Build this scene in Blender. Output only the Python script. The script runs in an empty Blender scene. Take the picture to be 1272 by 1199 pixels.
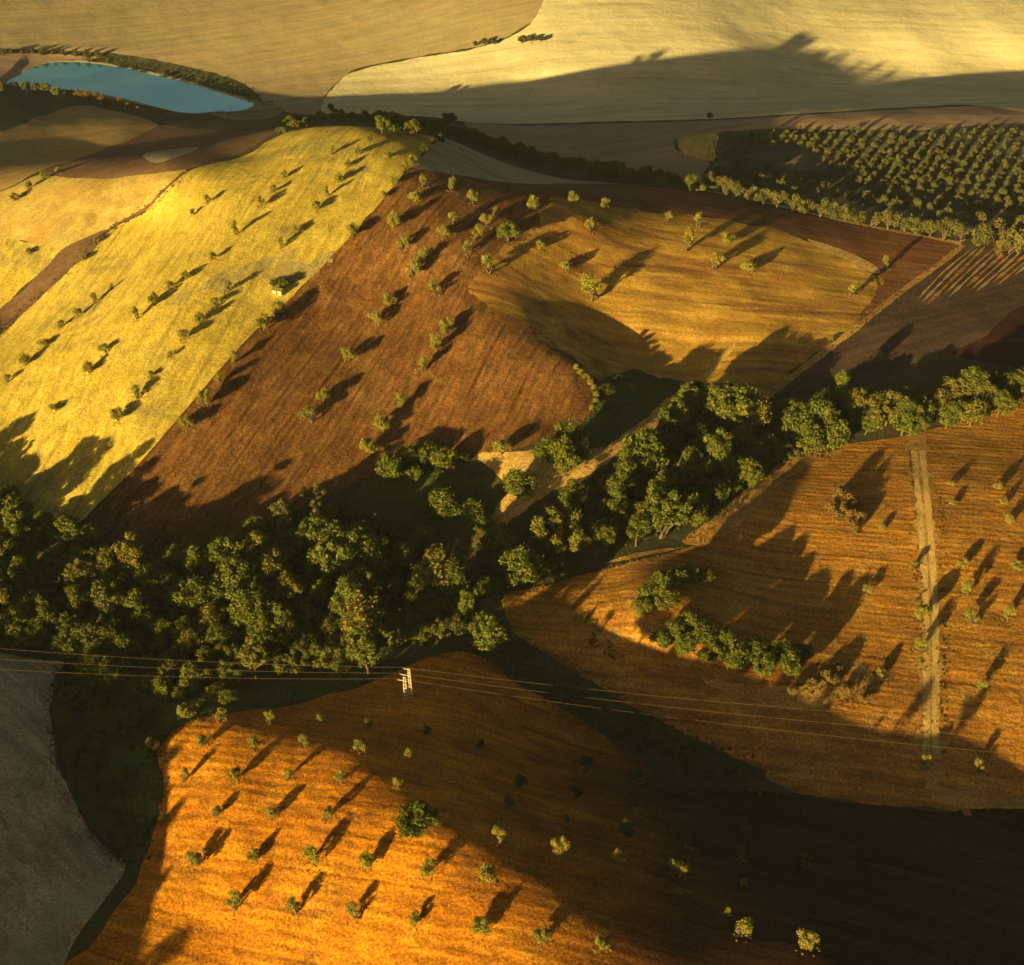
import bpy, math, random
import numpy as np
from math import radians, sin, cos, tan, pi

rng = np.random.default_rng(7)
random.seed(7)
scene = bpy.context.scene
COL = scene.collection

# ------------------------------------------------------------------ camera, sky, sun, exposure
PW, PH = 1272.0, 1199.0            # photograph size, used only to read positions off it
FPX = 1500.0                       # focal length in photograph pixels
CAM_Z, PITCH = 240.0, 36.0
cam_data = bpy.data.cameras.new('camera')
cam_data.sensor_width = 36.0
cam_data.lens = 36.0 * FPX / PW
cam_data.clip_start, cam_data.clip_end = 1.0, 40000.0
cam = bpy.data.objects.new('camera', cam_data)
COL.objects.link(cam)
cam.location = (0, 0, CAM_Z)
cam.rotation_euler = (radians(90 - PITCH), 0, 0)
scene.camera = cam

SUN_AZ, SUN_EL = 38.0, 7.6        # shadows run 38 degrees right of the view direction
SHADOW = np.array([sin(radians(SUN_AZ)), cos(radians(SUN_AZ))])
world = bpy.data.worlds.new('World')
scene.world = world
world.use_nodes = True
wn, wl = world.node_tree.nodes, world.node_tree.links
wn.clear()
sky_tex = wn.new('ShaderNodeTexSky')
sky_tex.sky_type = 'NISHITA'
sky_tex.sun_disc = False
sky_tex.sun_elevation = radians(SUN_EL)
sky_tex.sun_rotation = radians(180 + SUN_AZ)
sky_tex.air_density, sky_tex.dust_density, sky_tex.ozone_density = 1.0, 4.0, 0.3
sky_tint = wn.new('ShaderNodeMix')
sky_tint.data_type = 'RGBA'
sky_tint.blend_type = 'MULTIPLY'
sky_tint.inputs[0].default_value = 1.0
sky_tint.inputs[7].default_value = (0.46, 0.42, 0.38, 1)   # warm evening air
bg = wn.new('ShaderNodeBackground')
bg.inputs[1].default_value = 0.055
wo = wn.new('ShaderNodeOutputWorld')
wl.new(sky_tex.outputs[0], sky_tint.inputs[6])
wl.new(sky_tint.outputs[2], bg.inputs[0])
wl.new(bg.outputs[0], wo.inputs[0])

sun_data = bpy.data.lights.new('sun', 'SUN')
sun_data.energy = 5.0
sun_data.color = (1.0, 0.69, 0.25)
sun_data.angle = radians(0.6)
sun = bpy.data.objects.new('sun', sun_data)
COL.objects.link(sun)
sun.location = (-300, -300, 400)
sun.rotation_euler = (radians(90 - SUN_EL), 0, radians(-SUN_AZ))

scene.view_settings.view_transform = 'Standard'
scene.view_settings.look = 'None'
scene.view_settings.exposure = 1.55
scene.view_settings.gamma = 1.0
scene.view_settings.use_curve_mapping = False
scene.render.engine = 'CYCLES'
cy = scene.cycles
cy.max_bounces, cy.diffuse_bounces, cy.glossy_bounces, cy.transmission_bounces = 4, 2, 2, 3
cy.transparent_max_bounces, cy.volume_bounces = 8, 0
cy.use_denoising = True
cy.use_adaptive_sampling = True
cy.adaptive_threshold = 0.02

# ------------------------------------------------------------------ pixels to rays
CP, SP = cos(radians(PITCH)), sin(radians(PITCH))

def ray(px, py):
    """direction of the line of sight through a photograph pixel"""
    px, py = np.asarray(px, float), np.asarray(py, float)
    a, b = (px - PW / 2) / FPX, (PH / 2 - py) / FPX
    return np.stack([a, CP + b * SP, -SP + b * CP], -1)

def on_level(px, py, z):
    d = ray(px, py)
    t = (np.asarray(z, float) - CAM_Z) / d[..., 2]
    return np.stack([d[..., 0] * t, d[..., 1] * t, np.broadcast_to(z, t.shape)], -1)

# ------------------------------------------------------------------ terrain heights
# (pixel x, pixel y, height in metres above the creek): spot heights read off the shading and the shadows
SPOT = """
-60 640 5  0 690 2  100 740 0  250 740 0  400 730 0  520 700 0  620 700 0  700 670 1  800 620 1  900 560 2  1000 530 4  1130 500 6
1260 470 9  80 850 0  120 950 -4  150 1050 -6  0 850 5  30 950 6  40 1080 3  80 1160 0  600 790 -1  690 850 -2  790 905 -4  920 965 -5
200 920 1  240 1000 4  250 1100 2  300 900 5  350 980 9  420 930 11.5  450 880 3  500 960 13  540 1040 16.5  450 1080 12  350 1120 6  600 1130 15.5
700 1160 17.5  650 960 5  700 1040 11  800 1000 5  800 1100 13  900 1060 7  920 1150 14  1000 1165 15  1050 1080 5  1200 1150 9  1260 1060 2  560 830 3
700 780 0  760 830 -1  850 870 0.5  950 900 2  1080 920 3  1150 970 2  1250 990 2  1250 900 5  1150 850 5  1050 830 4  900 810 4  820 760 9
840 720 8  900 700 3  960 690 3  1000 740 3  1050 700 5  1050 640 6  1150 700 7  1250 720 9  1150 600 9  1250 580 10  950 610 4  880 650 5
750 720 1  130 680 2  240 690 3  400 610 6  500 580 7  600 600 6  640 640 8  680 570 13  770 555 12  850 490 12  950 490 10  200 600 10
300 540 15  400 500 17  500 480 18  600 480 18  700 480 18  650 420 25  735 490 14  300 450 25  400 400 27  500 370 30  345 385 31  430 300 42
510 210 52  470 250 48  550 300 42  600 330 36  0 600 5  60 560 10  100 480 20  0 480 15  150 400 30  250 350 37  50 420 20  250 250 45
350 220 50  400 170 54  450 162 56  300 195 46  180 265 36  80 340 24  0 415 14  0 380 16  40 310 27  0 260 34  100 260 36  200 230 45
0 200 20  60 190 12  150 175 15  250 180 27  0 160 14  150 145 5  300 150 10  345 160 43  560 178 45  600 195 34  700 225 24  620 230 43
560 215 48  700 260 40  740 350 23  700 330 29  800 300 27  900 290 24  800 400 17  760 430 12  850 430 11  900 400 15  1000 380 15  1090 345 14
1190 305 14  1050 300 17  900 240 20  780 215 18  950 440 12  1100 420 12  1250 350 13  1250 420 12  640 186 4  560 160 2  700 203 4  860 226 6
40 95 -9  170 110 -9  230 130 -9  320 130 -8  150 80 -9  350 140 -6  450 120 -6  600 140 -5  500 80 -1  300 80 -6  100 60 -6  600 50 9
0 46 -3  300 46 -1  900 170 10  1000 200 13  1100 250 14  1250 170 20  1250 260 15  750 170 2  330 870 1  250 868 1  600 398 29  850 465 8
100 240 40  450 1180 7  300 1180 0.5  640 570 11  620 1075 16.5  600 1195 13.5  750 1190 17  760 152 2  860 152 6  1000 152 16  1130 152 19  1255 152 20
1400 152 20  700 118 -2  900 118 -1  1000 118 -1  1130 118 -1  1255 118 -1  1400 118 -1  700 88 6  900 88 4  1000 88 -3  1130 88 -8  1255 88 -11
1400 88 -11  750 46 15  900 46 13  1130 46 4  1255 46 2  1400 46 2  600 5 20  900 5 20  1130 5 12  1400 5 6  866 184 13  725 462 19
700 505 14  768 490 11  782 470 11.5  735 556 11  810 520 12  700 592 12  745 572 12.5  790 540 12  650 622 9.5
"""
_s = np.array(SPOT.split(), float).reshape(-1, 3)
_xyz = on_level(_s[:, 0], _s[:, 1], _s[:, 2])
# land outside the picture (metres): the hill to the left that shades the gully, low ground elsewhere
OUT = np.array([(-225, 110, 30), (-200, 50, 21), (-275, 150, 20), (-165, 85, 16.5), (-135, 60, 10), (-320, 60, 30), (-60, 60, -4), (40, 70, 4),
                (150, 90, 10), (260, 160, 5), (320, 300, 10), (-240, 230, 8), (-240, 300, 24), (-270, 340, 29), (-310, 390, 26), (-330, 480, 24), (-420, 600, 20),
                (380, 450, 14), (430, 620, 14), (-480, 820, 2), (-420, 1000, 8), (-150, 1100, 14), (-80, -60, -8),
                (120, -60, 0), (-320, -60, 30), (-430, 260, 20), (300, 0, 6)], float)
CTRL = np.vstack([_xyz, OUT])

def _tps(r2):
    return np.where(r2 > 1e-9, r2 * np.log(np.maximum(r2, 1e-9)), 0.0)

_S = 300.0
_cx = CTRL[:, :2] / _S
_n = len(_cx)
_K = _tps(((_cx[:, None] - _cx[None]) ** 2).sum(-1)) + 0.0008 * np.eye(_n)
_P = np.hstack([np.ones((_n, 1)), _cx])
_A = np.block([[_K, _P], [_P.T, np.zeros((3, 3))]])
_W = np.linalg.solve(_A, np.concatenate([CTRL[:, 2], np.zeros(3)]))

_ph = rng.uniform(0, 6.28, (14, 2))
_fr = rng.normal(0, 1, (14, 2))
_fr /= np.linalg.norm(_fr, axis=1, keepdims=True)
_wl = np.geomspace(14, 90, 14)

def raw_height(x, y):
    sh = np.shape(x)
    p = np.stack([np.ravel(x), np.ravel(y)], -1) / _S
    far = np.array([[-500, -80], [520, 1060]]) / _S
    q = np.clip(p, far[0], far[1])
    out = np.empty(len(p))
    for i in range(0, len(p), 20000):
        c = q[i:i + 20000]
        r2 = ((c[:, None] - _cx[None]) ** 2).sum(-1)
        out[i:i + 20000] = _tps(r2) @ _W[:_n] + _W[_n] + c @ _W[_n + 1:]
    P = p * _S
    for k in range(14):                      # small swells and dips of worked land
        out += _wl[k] * 0.0011 * np.sin((P @ _fr[k]) * 6.283 / _wl[k] + _ph[k, 0])
    d = np.linalg.norm((p - q) * _S, axis=1)   # rolling country out to the horizon
    out += np.clip(d / 600, 0, 1) * (22 * np.sin(P[:, 0] / 410 + 1) * np.sin(P[:, 1] / 530) + 14 * np.sin(P[:, 0] / 190 + P[:, 1] / 270))
    return out.reshape(sh)

STEP = 2.0
def _axis(a, b, out):
    core = np.arange(a, b + .1, STEP)
    g = STEP * np.cumsum(1.22 ** np.arange(1, 60))
    g = g[g < out]
    return np.concatenate([a - g[::-1], core, b + g])
GX, GY = _axis(-440, 480, 9000), _axis(-120, 1000, 9000)
NX, NY = len(GX), len(GY)
HX, HY = np.meshgrid(GX, GY)               # [row=y, col=x]
HZ = raw_height(HX, HY)

def height(x, y):
    x, y = np.asarray(x, float), np.asarray(y, float)
    i = np.clip(np.searchsorted(GX, x) - 1, 0, NX - 2)
    j = np.clip(np.searchsorted(GY, y) - 1, 0, NY - 2)
    u, v = (x - GX[i]) / (GX[i + 1] - GX[i]), (y - GY[j]) / (GY[j + 1] - GY[j])
    return (HZ[j, i] * (1 - u) * (1 - v) + HZ[j, i + 1] * u * (1 - v) + HZ[j + 1, i] * (1 - u) * v + HZ[j + 1, i + 1] * u * v)

def ground(px, py):
    """where the line of sight through a pixel first meets the terrain"""
    d = ray(np.atleast_1d(px), np.atleast_1d(py))
    n = len(d)
    t = (CAM_Z - 72.0) / -d[:, 2]
    prev = t.copy()
    hit = np.zeros(n, bool)
    for _ in range(400):
        x, y, z = d[:, 0] * t, d[:, 1] * t, CAM_Z + d[:, 2] * t
        below = z < height(x, y)
        hit |= below
        if hit.all():
            break
        prev = np.where(hit, prev, t)
        t = np.where(hit, t, t + 5.0)
    lo, hi = prev, t
    for _ in range(24):
        m = (lo + hi) / 2
        below = CAM_Z + d[:, 2] * m < height(d[:, 0] * m, d[:, 1] * m)
        hi, lo = np.where(below, m, hi), np.where(below, lo, m)
    x, y = d[:, 0] * hi, d[:, 1] * hi
    return np.stack([x, y, height(x, y)], -1)

def px_per_m(p):
    """photograph pixels per metre at a place"""
    return FPX / (p[..., 1] * CP + (CAM_Z - p[..., 2]) * SP)

# ------------------------------------------------------------------ outlines
def smooth(pts, closed, k=6):
    p = np.asarray(pts, float)
    n = len(p)
    out = []
    for i in range(n if closed else n - 1):
        if closed:
            a, b, c, d = p[i - 1], p[i], p[(i + 1) % n], p[(i + 2) % n]
        else:
            a, b, c, d = p[max(i - 1, 0)], p[i], p[i + 1], p[min(i + 2, n - 1)]
        for s in np.linspace(0, 1, k, endpoint=False):
            out.append(.5 * ((2 * b) + (c - a) * s + (2 * a - 5 * b + 4 * c - d) * s * s + (3 * b - a - 3 * c + d) * s ** 3))
    if not closed:
        out.append(p[-1])
    return np.array(out)

def P(s):
    return np.array(s.split(), float).reshape(-1, 2)

def seg_dist(x, y, a, b):
    ab = b - a
    t = np.clip(((x - a[0]) * ab[0] + (y - a[1]) * ab[1]) / max(ab @ ab, 1e-9), 0, 1)
    return np.hypot(x - a[0] - t * ab[0], y - a[1] - t * ab[1]), t

def poly_sdf(x, y, poly):
    d = np.full(x.shape, 1e9)
    ins = np.zeros(x.shape, bool)
    for a, b in zip(poly, np.roll(poly, -1, 0)):
        d = np.minimum(d, seg_dist(x, y, a, b)[0])
        if a[1] != b[1]:
            c = ((a[1] > y) != (b[1] > y)) & (x < (b[0] - a[0]) * (y - a[1]) / (b[1] - a[1]) + a[0])
            ins ^= c
    return np.where(ins, -d, d)

def line_sdf(x, y, line, half):
    d = np.full(x.shape, 1e9)
    for a, b in zip(line[:-1], line[1:]):
        d = np.minimum(d, seg_dist(x, y, a, b)[0])
    return d - half

def wobble(x, y, amp):
    return amp * (np.sin(x * .31 + 1.3 * np.sin(y * .17)) * .5 + np.sin(y * .43 + x * .11) * .3 + np.sin(x * .93 - y * .71) * .25)

# ------------------------------------------------------------------ materials
def node(nt, t, **kw):
    n = nt.nodes.new(t)
    for k, v in kw.items():
        setattr(n, k, v)
    return n

def mix(nt, fac, a, b, blend='MIX'):
    m = node(nt, 'ShaderNodeMix', data_type='RGBA', blend_type=blend)
    for sock, val in ((m.inputs[0], fac), (m.inputs[6], a), (m.inputs[7], b)):
        if isinstance(val, (int, float)):
            sock.default_value = val
        elif isinstance(val, tuple):
            sock.default_value = (*val[:3], 1)
        else:
            nt.links.new(val, sock)
    return m.outputs[2]

def ramp(nt, src, lo, hi, a=0.0, b=1.0):
    m = node(nt, 'ShaderNodeMapRange', interpolation_type='SMOOTHSTEP')
    nt.links.new(src, m.inputs[0])
    for i, v in ((1, lo), (2, hi), (3, a), (4, b)):
        m.inputs[i].default_value = v
    return m.outputs[0]

def noise(nt, vec, scale, detail=4, rough=.55, dist=0.0):
    n = node(nt, 'ShaderNodeTexNoise')
    n.inputs['Scale'].default_value = scale
    n.inputs['Detail'].default_value = detail
    n.inputs['Roughness'].default_value = rough
    n.inputs['Distortion'].default_value = dist
    nt.links.new(vec, n.inputs['Vector'])
    return n.outputs['Fac']

def new_mat(name, rough=.95, spec=.15):
    m = bpy.data.materials.new(name)
    m.use_nodes = True
    nt = m.node_tree
    b = nt.nodes['Principled BSDF']
    b.inputs['Roughness'].default_value = rough
    b.inputs['Specular IOR Level'].default_value = spec
    return m, nt, b

def direction(s):
    """heading of the worked rows between two photograph pixels"""
    p = ground(*P(s).T)
    return math.atan2(p[1, 1] - p[0, 1], p[1, 0] - p[0, 0])

def soil(name, base, second, patch, rows=0.0, row_m=3.0, row_amt=.25, row_bump=.18, clod=.16, grain=.35, patch_m=60, seed=0.0, weed=None, weed_amt=.5, weed_long=False, weed_m=17, tram=0, tram_c=.6, east=None):
    """worked earth, stubble or dry grass: base and second colour in patches, rows, clods"""
    m, nt, b = new_mat(name)
    tc = node(nt, 'ShaderNodeTexCoord')
    mp = node(nt, 'ShaderNodeMapping')
    mp.inputs['Location'].default_value = (seed * 37.1, seed * 91.7, seed * 3.3)
    nt.links.new(tc.outputs['Object'], mp.inputs[0])
    v = mp.outputs[0]
    rot = node(nt, 'ShaderNodeMapping', vector_type='TEXTURE')
    rot.inputs['Rotation'].default_value = (0, 0, rows)
    nt.links.new(v, rot.inputs[0])
    st = node(nt, 'ShaderNodeMapping')           # stretched along the rows
    st.inputs['Scale'].default_value = (.07, 1, 1)
    nt.links.new(rot.outputs[0], st.inputs[0])
    big = noise(nt, v, 1 / patch_m, 5, .6, .6)
    mid = noise(nt, v, 1 / 9, 5, .65)
    fine = noise(nt, v, 1.5, 5, .8)
    streak = noise(nt, st.outputs[0], 1 / row_m, 4, .6)
    wave = node(nt, 'ShaderNodeTexWave', wave_type='BANDS', bands_direction='Y')
    wave.inputs['Scale'].default_value = .314 / row_m
    wave.inputs['Distortion'].default_value = 2.6
    wave.inputs['Detail'].default_value = 3
    wave.inputs['Detail Scale'].default_value = 1.5
    nt.links.new(rot.outputs[0], wave.inputs['Vector'])
    c = mix(nt, ramp(nt, big, .38, .62), base, second)
    c = mix(nt, ramp(nt, mid, .45, .75, 0, .75), c, patch)
    if weed:
        c = mix(nt, ramp(nt, noise(nt, st.outputs[0] if weed_long else v, 1 / weed_m, 6, .7, .8), .50, .66, 0, weed_amt), c, weed)
    if east:                                     # painted shade: colour darkens towards the shaded right end of the field
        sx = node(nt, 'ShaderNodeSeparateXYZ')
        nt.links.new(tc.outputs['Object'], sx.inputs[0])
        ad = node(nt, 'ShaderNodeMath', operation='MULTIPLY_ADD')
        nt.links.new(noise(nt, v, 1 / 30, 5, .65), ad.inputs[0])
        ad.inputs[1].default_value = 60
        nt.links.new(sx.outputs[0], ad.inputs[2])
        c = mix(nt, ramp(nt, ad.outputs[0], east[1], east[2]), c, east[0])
    k = mix(nt, ramp(nt, streak, .3, .7), (1 - row_amt,) * 3, (1 + row_amt,) * 3)
    c = mix(nt, 1.0, c, k, 'MULTIPLY')
    if tram:                                     # wheel lines left by the tractor
        tw = node(nt, 'ShaderNodeTexWave', wave_type='BANDS', bands_direction='Y')
        tw.inputs['Scale'].default_value = .314 / tram
        tw.inputs['Distortion'].default_value = .5
        tw.inputs['Detail'].default_value = 2
        tw.inputs['Detail Scale'].default_value = .6
        nt.links.new(rot.outputs[0], tw.inputs['Vector'])
        brk = ramp(nt, noise(nt, v, 1 / 26, 3), .42, .58)
        line = node(nt, 'ShaderNodeMath', operation='MULTIPLY')
        nt.links.new(ramp(nt, tw.outputs['Fac'], .975, .997), line.inputs[0])
        nt.links.new(brk, line.inputs[1])
        c = mix(nt, 1.0, c, mix(nt, line.outputs[0], (1, 1, 1), (tram_c,) * 3), 'MULTIPLY')
    g = mix(nt, ramp(nt, fine, .28, .72), (1 - grain * 1.35,) * 3, (1 + grain * 1.35,) * 3)
    c = mix(nt, 1.0, c, g, 'MULTIPLY')
    nt.links.new(c, b.inputs['Base Color'])
    b1 = node(nt, 'ShaderNodeBump')
    b1.inputs['Strength'].default_value = .8
    b1.inputs['Distance'].default_value = clod
    nt.links.new(fine, b1.inputs['Height'])
    b2 = node(nt, 'ShaderNodeBump')
    b2.inputs['Strength'].default_value = .8
    b2.inputs['Distance'].default_value = row_bump * .28
    nt.links.new(wave.outputs['Fac'], b2.inputs['Height'])
    nt.links.new(b1.outputs[0], b2.inputs['Normal'])
    b3 = node(nt, 'ShaderNodeBump')
    b3.inputs['Strength'].default_value = .7
    b3.inputs['Distance'].default_value = clod * 5
    nt.links.new(mid, b3.inputs['Height'])
    nt.links.new(b2.outputs[0], b3.inputs['Normal'])
    nt.links.new(b3.outputs[0], b.inputs['Normal'])
    return m

def foliage(name, dark, light, dry, dry_amt=.25, trans=.25):
    m, nt, b = new_mat(name, .75, .2)
    nt.nodes.remove(b)
    out = nt.nodes['Material Output']
    oi = node(nt, 'ShaderNodeObjectInfo')
    tc = node(nt, 'ShaderNodeTexCoord')
    geo = node(nt, 'ShaderNodeNewGeometry')
    n1 = noise(nt, tc.outputs['Object'], .9, 3)
    c = mix(nt, ramp(nt, n1, .3, .7), dark, light)
    c = mix(nt, ramp(nt, oi.outputs['Random'], .45, 1.0, 0, dry_amt * 2), c, dry)
    k = mix(nt, geo.outputs['Random Per Island'], (.72,) * 3, (1.3,) * 3)
    c = mix(nt, 1.0, c, k, 'MULTIPLY')
    d = node(nt, 'ShaderNodeBsdfDiffuse')
    t = node(nt, 'ShaderNodeBsdfTranslucent')
    ms = node(nt, 'ShaderNodeMixShader')
    ms.inputs[0].default_value = trans
    for s in (d, t):
        nt.links.new(c, s.inputs[0])
    nt.links.new(d.outputs[0], ms.inputs[1])
    nt.links.new(t.outputs[0], ms.inputs[2])
    nt.links.new(ms.outputs[0], out.inputs[0])
    return m

def plain(name, c, rough=.8, metal=0.0, var=.2, scale=2.0):
    m, nt, b = new_mat(name, rough, .3)
    tc = node(nt, 'ShaderNodeTexCoord')
    f = noise(nt, tc.outputs['Object'], scale, 4)
    k = mix(nt, f, tuple(x * (1 - var) for x in c), tuple(x * (1 + var) for x in c))
    nt.links.new(k, b.inputs['Base Color'])
    b.inputs['Metallic'].default_value = metal
    return m

ROWS = direction('235 650 425 395')          # ploughing runs up the hill
AMBER_ROWS = direction('760 375 1000 400')
EAST_ROWS = direction('990 760 1130 775')
FORE_ROWS = direction('300 1090 700 1160')
FAR_ROWS = direction('600 120 1000 115')
M = {
    'rough_grass': soil('rough grass', (.055, .060, .022), (.085, .070, .026), (.040, .048, .018), row_amt=.1, row_bump=.05, clod=.3, grain=.45, seed=1),
    'gold': soil('golden stubble', (.50, .395, .060), (.42, .33, .045), (.56, .46, .085), ROWS + .15, 2.6, .2, .10, .16, .40, 55, 2, (.235, .205, .06), .8, weed_m=34, tram=19, tram_c=.75),
    'gold_left': soil('left golden stubble', (.45, .36, .09), (.36, .25, .06), (.50, .42, .13), ROWS - .3, 3.5, .14, .10, .12, .3, 50, 3, (.27, .18, .05), .6),
    'ploughed': soil('red ploughed soil', (.160, .076, .019), (.120, .055, .014), (.215, .112, .030), ROWS, 2.4, .3, .42, .28, .5, 40, 4, (.27, .155, .045), .4, weed_m=22, tram=16, tram_c=.62),
    'amber': soil('amber stubble', (.45, .275, .040), (.32, .175, .030), (.54, .37, .060), AMBER_ROWS, 4.2, .28, .16, .14, .35, 45, 5, (.19, .09, .028), .85, True, tram=13, tram_c=.7),
    'russet': soil('russet soil', (.17, .075, .026), (.13, .055, .018), (.21, .10, .038), AMBER_ROWS - .12, 4.0, .25, .2, .16, .35, 40, 6),
    'pale': soil('pale fallow', (.36, .33, .19), (.30, .27, .15), (.40, .37, .22), AMBER_ROWS - .3, 5, .14, .06, .12, .25, 40, 7),
    'far_straw': soil('far straw field', (.60, .56, .32), (.53, .49, .26), (.64, .60, .36), FAR_ROWS, 7, .13, .1, .14, .26, 90, 8, (.44, .43, .23), .5, weed_m=40, tram=24, tram_c=.85),
    'far_tan': soil('far tan field', (.34, .245, .15), (.29, .21, .125), (.38, .28, .17), FAR_ROWS - .1, 6, .16, .1, .12, .25, 80, 9),
    'far_olive': soil('far dull field', (.31, .27, .13), (.34, .27, .14), (.26, .24, .12), FAR_ROWS + .2, 6, .14, .1, .12, .25, 90, 10),
    'tan_left': soil('tan field', (.34, .24, .09), (.38, .27, .085), (.29, .215, .085), ROWS - .6, 5, .14, .1, .12, .3, 60, 11),
    'umber': soil('dark umber soil', (.165, .10, .052), (.135, .08, .043), (.20, .125, .065), ROWS - .5, 4, .15, .15, .15, .3, 40, 12),
    'orchard_soil': soil('orchard soil', (.085, .085, .055), (.072, .076, .055), (.10, .09, .055), AMBER_ROWS, 5, .2, .2, .15, .3, 40, 13, (.10, .105, .045), .6),
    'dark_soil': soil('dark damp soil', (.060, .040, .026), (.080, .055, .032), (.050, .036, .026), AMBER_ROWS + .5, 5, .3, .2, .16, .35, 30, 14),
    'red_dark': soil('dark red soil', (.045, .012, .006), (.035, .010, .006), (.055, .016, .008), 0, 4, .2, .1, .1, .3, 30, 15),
    'east': soil('brown stubble', (.38, .18, .022), (.27, .125, .019), (.47, .25, .032), EAST_ROWS, 2.4, .3, .24, .28, .48, 35, 16, (.42, .25, .055), .6, tram=12, tram_c=.65),
    'orange': soil('orange dry soil', (.50, .200, .008), (.40, .150, .007), (.60, .30, .016), FORE_ROWS, 2.6, .30, .30, .30, .46, 32, 17, (.22, .10, .018), .55, weed_m=12, tram=9, tram_c=.6, east=((.045, .018, .008), 5, 90)),  # dark end colour paints in the shade of the right slope
    'grey': soil('grey fallow', (.42, .35, .20), (.33, .27, .155), (.50, .44, .27), direction('20 1000 70 1050'), 3.5, .28, .4, .3, .4, 30, 18, (.16, .17, .085), .6),
    'sand': soil('sandy track', (.50, .34, .10), (.42, .28, .08), (.56, .41, .14), direction('640 630 850 490'), 1.6, .2, .03, .15, .4, 20, 19),
    'pale_track': soil('pale dirt track', (.56, .40, .13), (.48, .33, .10), (.62, .46, .17), pi / 2, 1.2, .12, .02, .1, .3, 15, 20),
    'dirt_track': soil('dirt track', (.42, .25, .065), (.33, .19, .05), (.48, .30, .085), 0, 1.5, .2, .1, .1, .35, 15, 21),
    'bank': soil('dry grass bank', (.42, .25, .060), (.34, .18, .040), (.48, .31, .085), 0, 3, .15, .1, .35, .5, 15, 22, (.22, .14, .04), .5),
    'furrow': soil('furrow', (.105, .048, .014), (.09, .04, .012), (.12, .06, .018), 0, 2, .2, .1, .1, .3, 15, 23),
    'green_grass': soil('green grass', (.060, .100, .024), (.070, .092, .024), (.10, .09, .032), 0, 4, .1, .05, .3, .4, 18, 24),
    'slope_shade': soil('olive grey fallow', (.30, .255, .085), (.25, .215, .08), (.38, .32, .09), ROWS + .15, 2.6, .2, .1, .16, .4, 20, 26, (.44, .35, .06), .8, weed_m=14),  # shade colour for the patch on the golden slope
    'reed_bed': soil('reed bed', (.22, .23, .12), (.17, .20, .10), (.28, .26, .14), 0, 3, .1, .05, .3, .4, 12, 25),
    'orchard_leaf': foliage('orchard leaves', (.085, .095, .028), (.135, .135, .038), (.15, .125, .04), .3),
    'woodland_leaf': foliage('woodland leaves', (.080, .105, .020), (.160, .175, .030), (.18, .15, .030), .3),
    'green_leaf': foliage('green leaves', (.072, .095, .016), (.125, .142, .022), (.13, .13, .025), .2),
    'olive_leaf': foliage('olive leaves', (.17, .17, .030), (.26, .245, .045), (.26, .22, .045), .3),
    'dry_leaf': foliage('dry leaves', (.15, .10, .030), (.22, .15, .045), (.17, .14, .04), .3),
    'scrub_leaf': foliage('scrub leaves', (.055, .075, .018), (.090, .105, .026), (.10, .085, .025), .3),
    'straw_tuft': foliage('straw tufts', (.30, .23, .060), (.42, .33, .090), (.36, .26, .07), .3),
    'bark': plain('bark', (.10, .075, .050), .95, 0, .35, 3),
    'concrete': plain('pale concrete', (.42, .37, .26), .85),
    'steel': plain('galvanised steel', (.45, .43, .38), .5, .6),
    'insulator': plain('insulator glass', (.30, .26, .18), .3),
    'wire': plain('wire', (.16, .12, .08), .7, 0),
    'plaster': plain('ochre plaster', (.48, .38, .17), .9),
    'roof_tile': plain('mossy roof tiles', (.13, .13, .05), .9, 0, .4, 4),
    'door_wood': plain('dark door wood', (.03, .022, .015), .8),
}
def water_material():
    m, nt, b = new_mat('pond water', .05, .5)
    b.inputs['Metallic'].default_value = .9
    tc = node(nt, 'ShaderNodeTexCoord')
    f = ramp(nt, noise(nt, tc.outputs['Object'], .02, 4), .3, .7)
    nt.links.new(mix(nt, f, (.24, .84, .94), (.46, 1.0, 1.0)), b.inputs['Base Color'])
    bp = node(nt, 'ShaderNodeBump')
    bp.inputs['Strength'].default_value = .15
    bp.inputs['Distance'].default_value = .05
    nt.links.new(noise(nt, tc.outputs['Object'], .8, 3), bp.inputs['Height'])
    nt.links.new(bp.outputs[0], b.inputs['Normal'])
    return m
M['water'] = water_material()

# ------------------------------------------------------------------ mesh helpers
def mesh_from(name, verts, faces, mat, smooth_faces=True):
    """faces: an (n, k) array or a list of tuples"""
    me = bpy.data.meshes.new(name)
    verts = np.asarray(verts, np.float32)
    if isinstance(faces, np.ndarray):
        k = faces.shape[1]
        me.vertices.add(len(verts))
        me.vertices.foreach_set('co', verts.ravel())
        me.loops.add(faces.size)
        me.loops.foreach_set('vertex_index', faces.ravel().astype(np.int32))
        me.polygons.add(len(faces))
        me.polygons.foreach_set('loop_start', np.arange(0, faces.size, k, dtype=np.int32))
        me.update(calc_edges=True)
    else:
        me.from_pydata(verts.tolist(), [], faces)
        me.update()
    me.polygons.foreach_set('use_smooth', np.full(len(me.polygons), smooth_faces))
    if mat:
        me.materials.append(M[mat] if isinstance(mat, str) else mat)
    return me

def link(name, me, parent=None, **props):
    o = bpy.data.objects.new(name, me)
    COL.objects.link(o)
    if parent:
        o.parent = parent
    for k, v in props.items():
        if v is not None:
            o[k] = v
    return o

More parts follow.
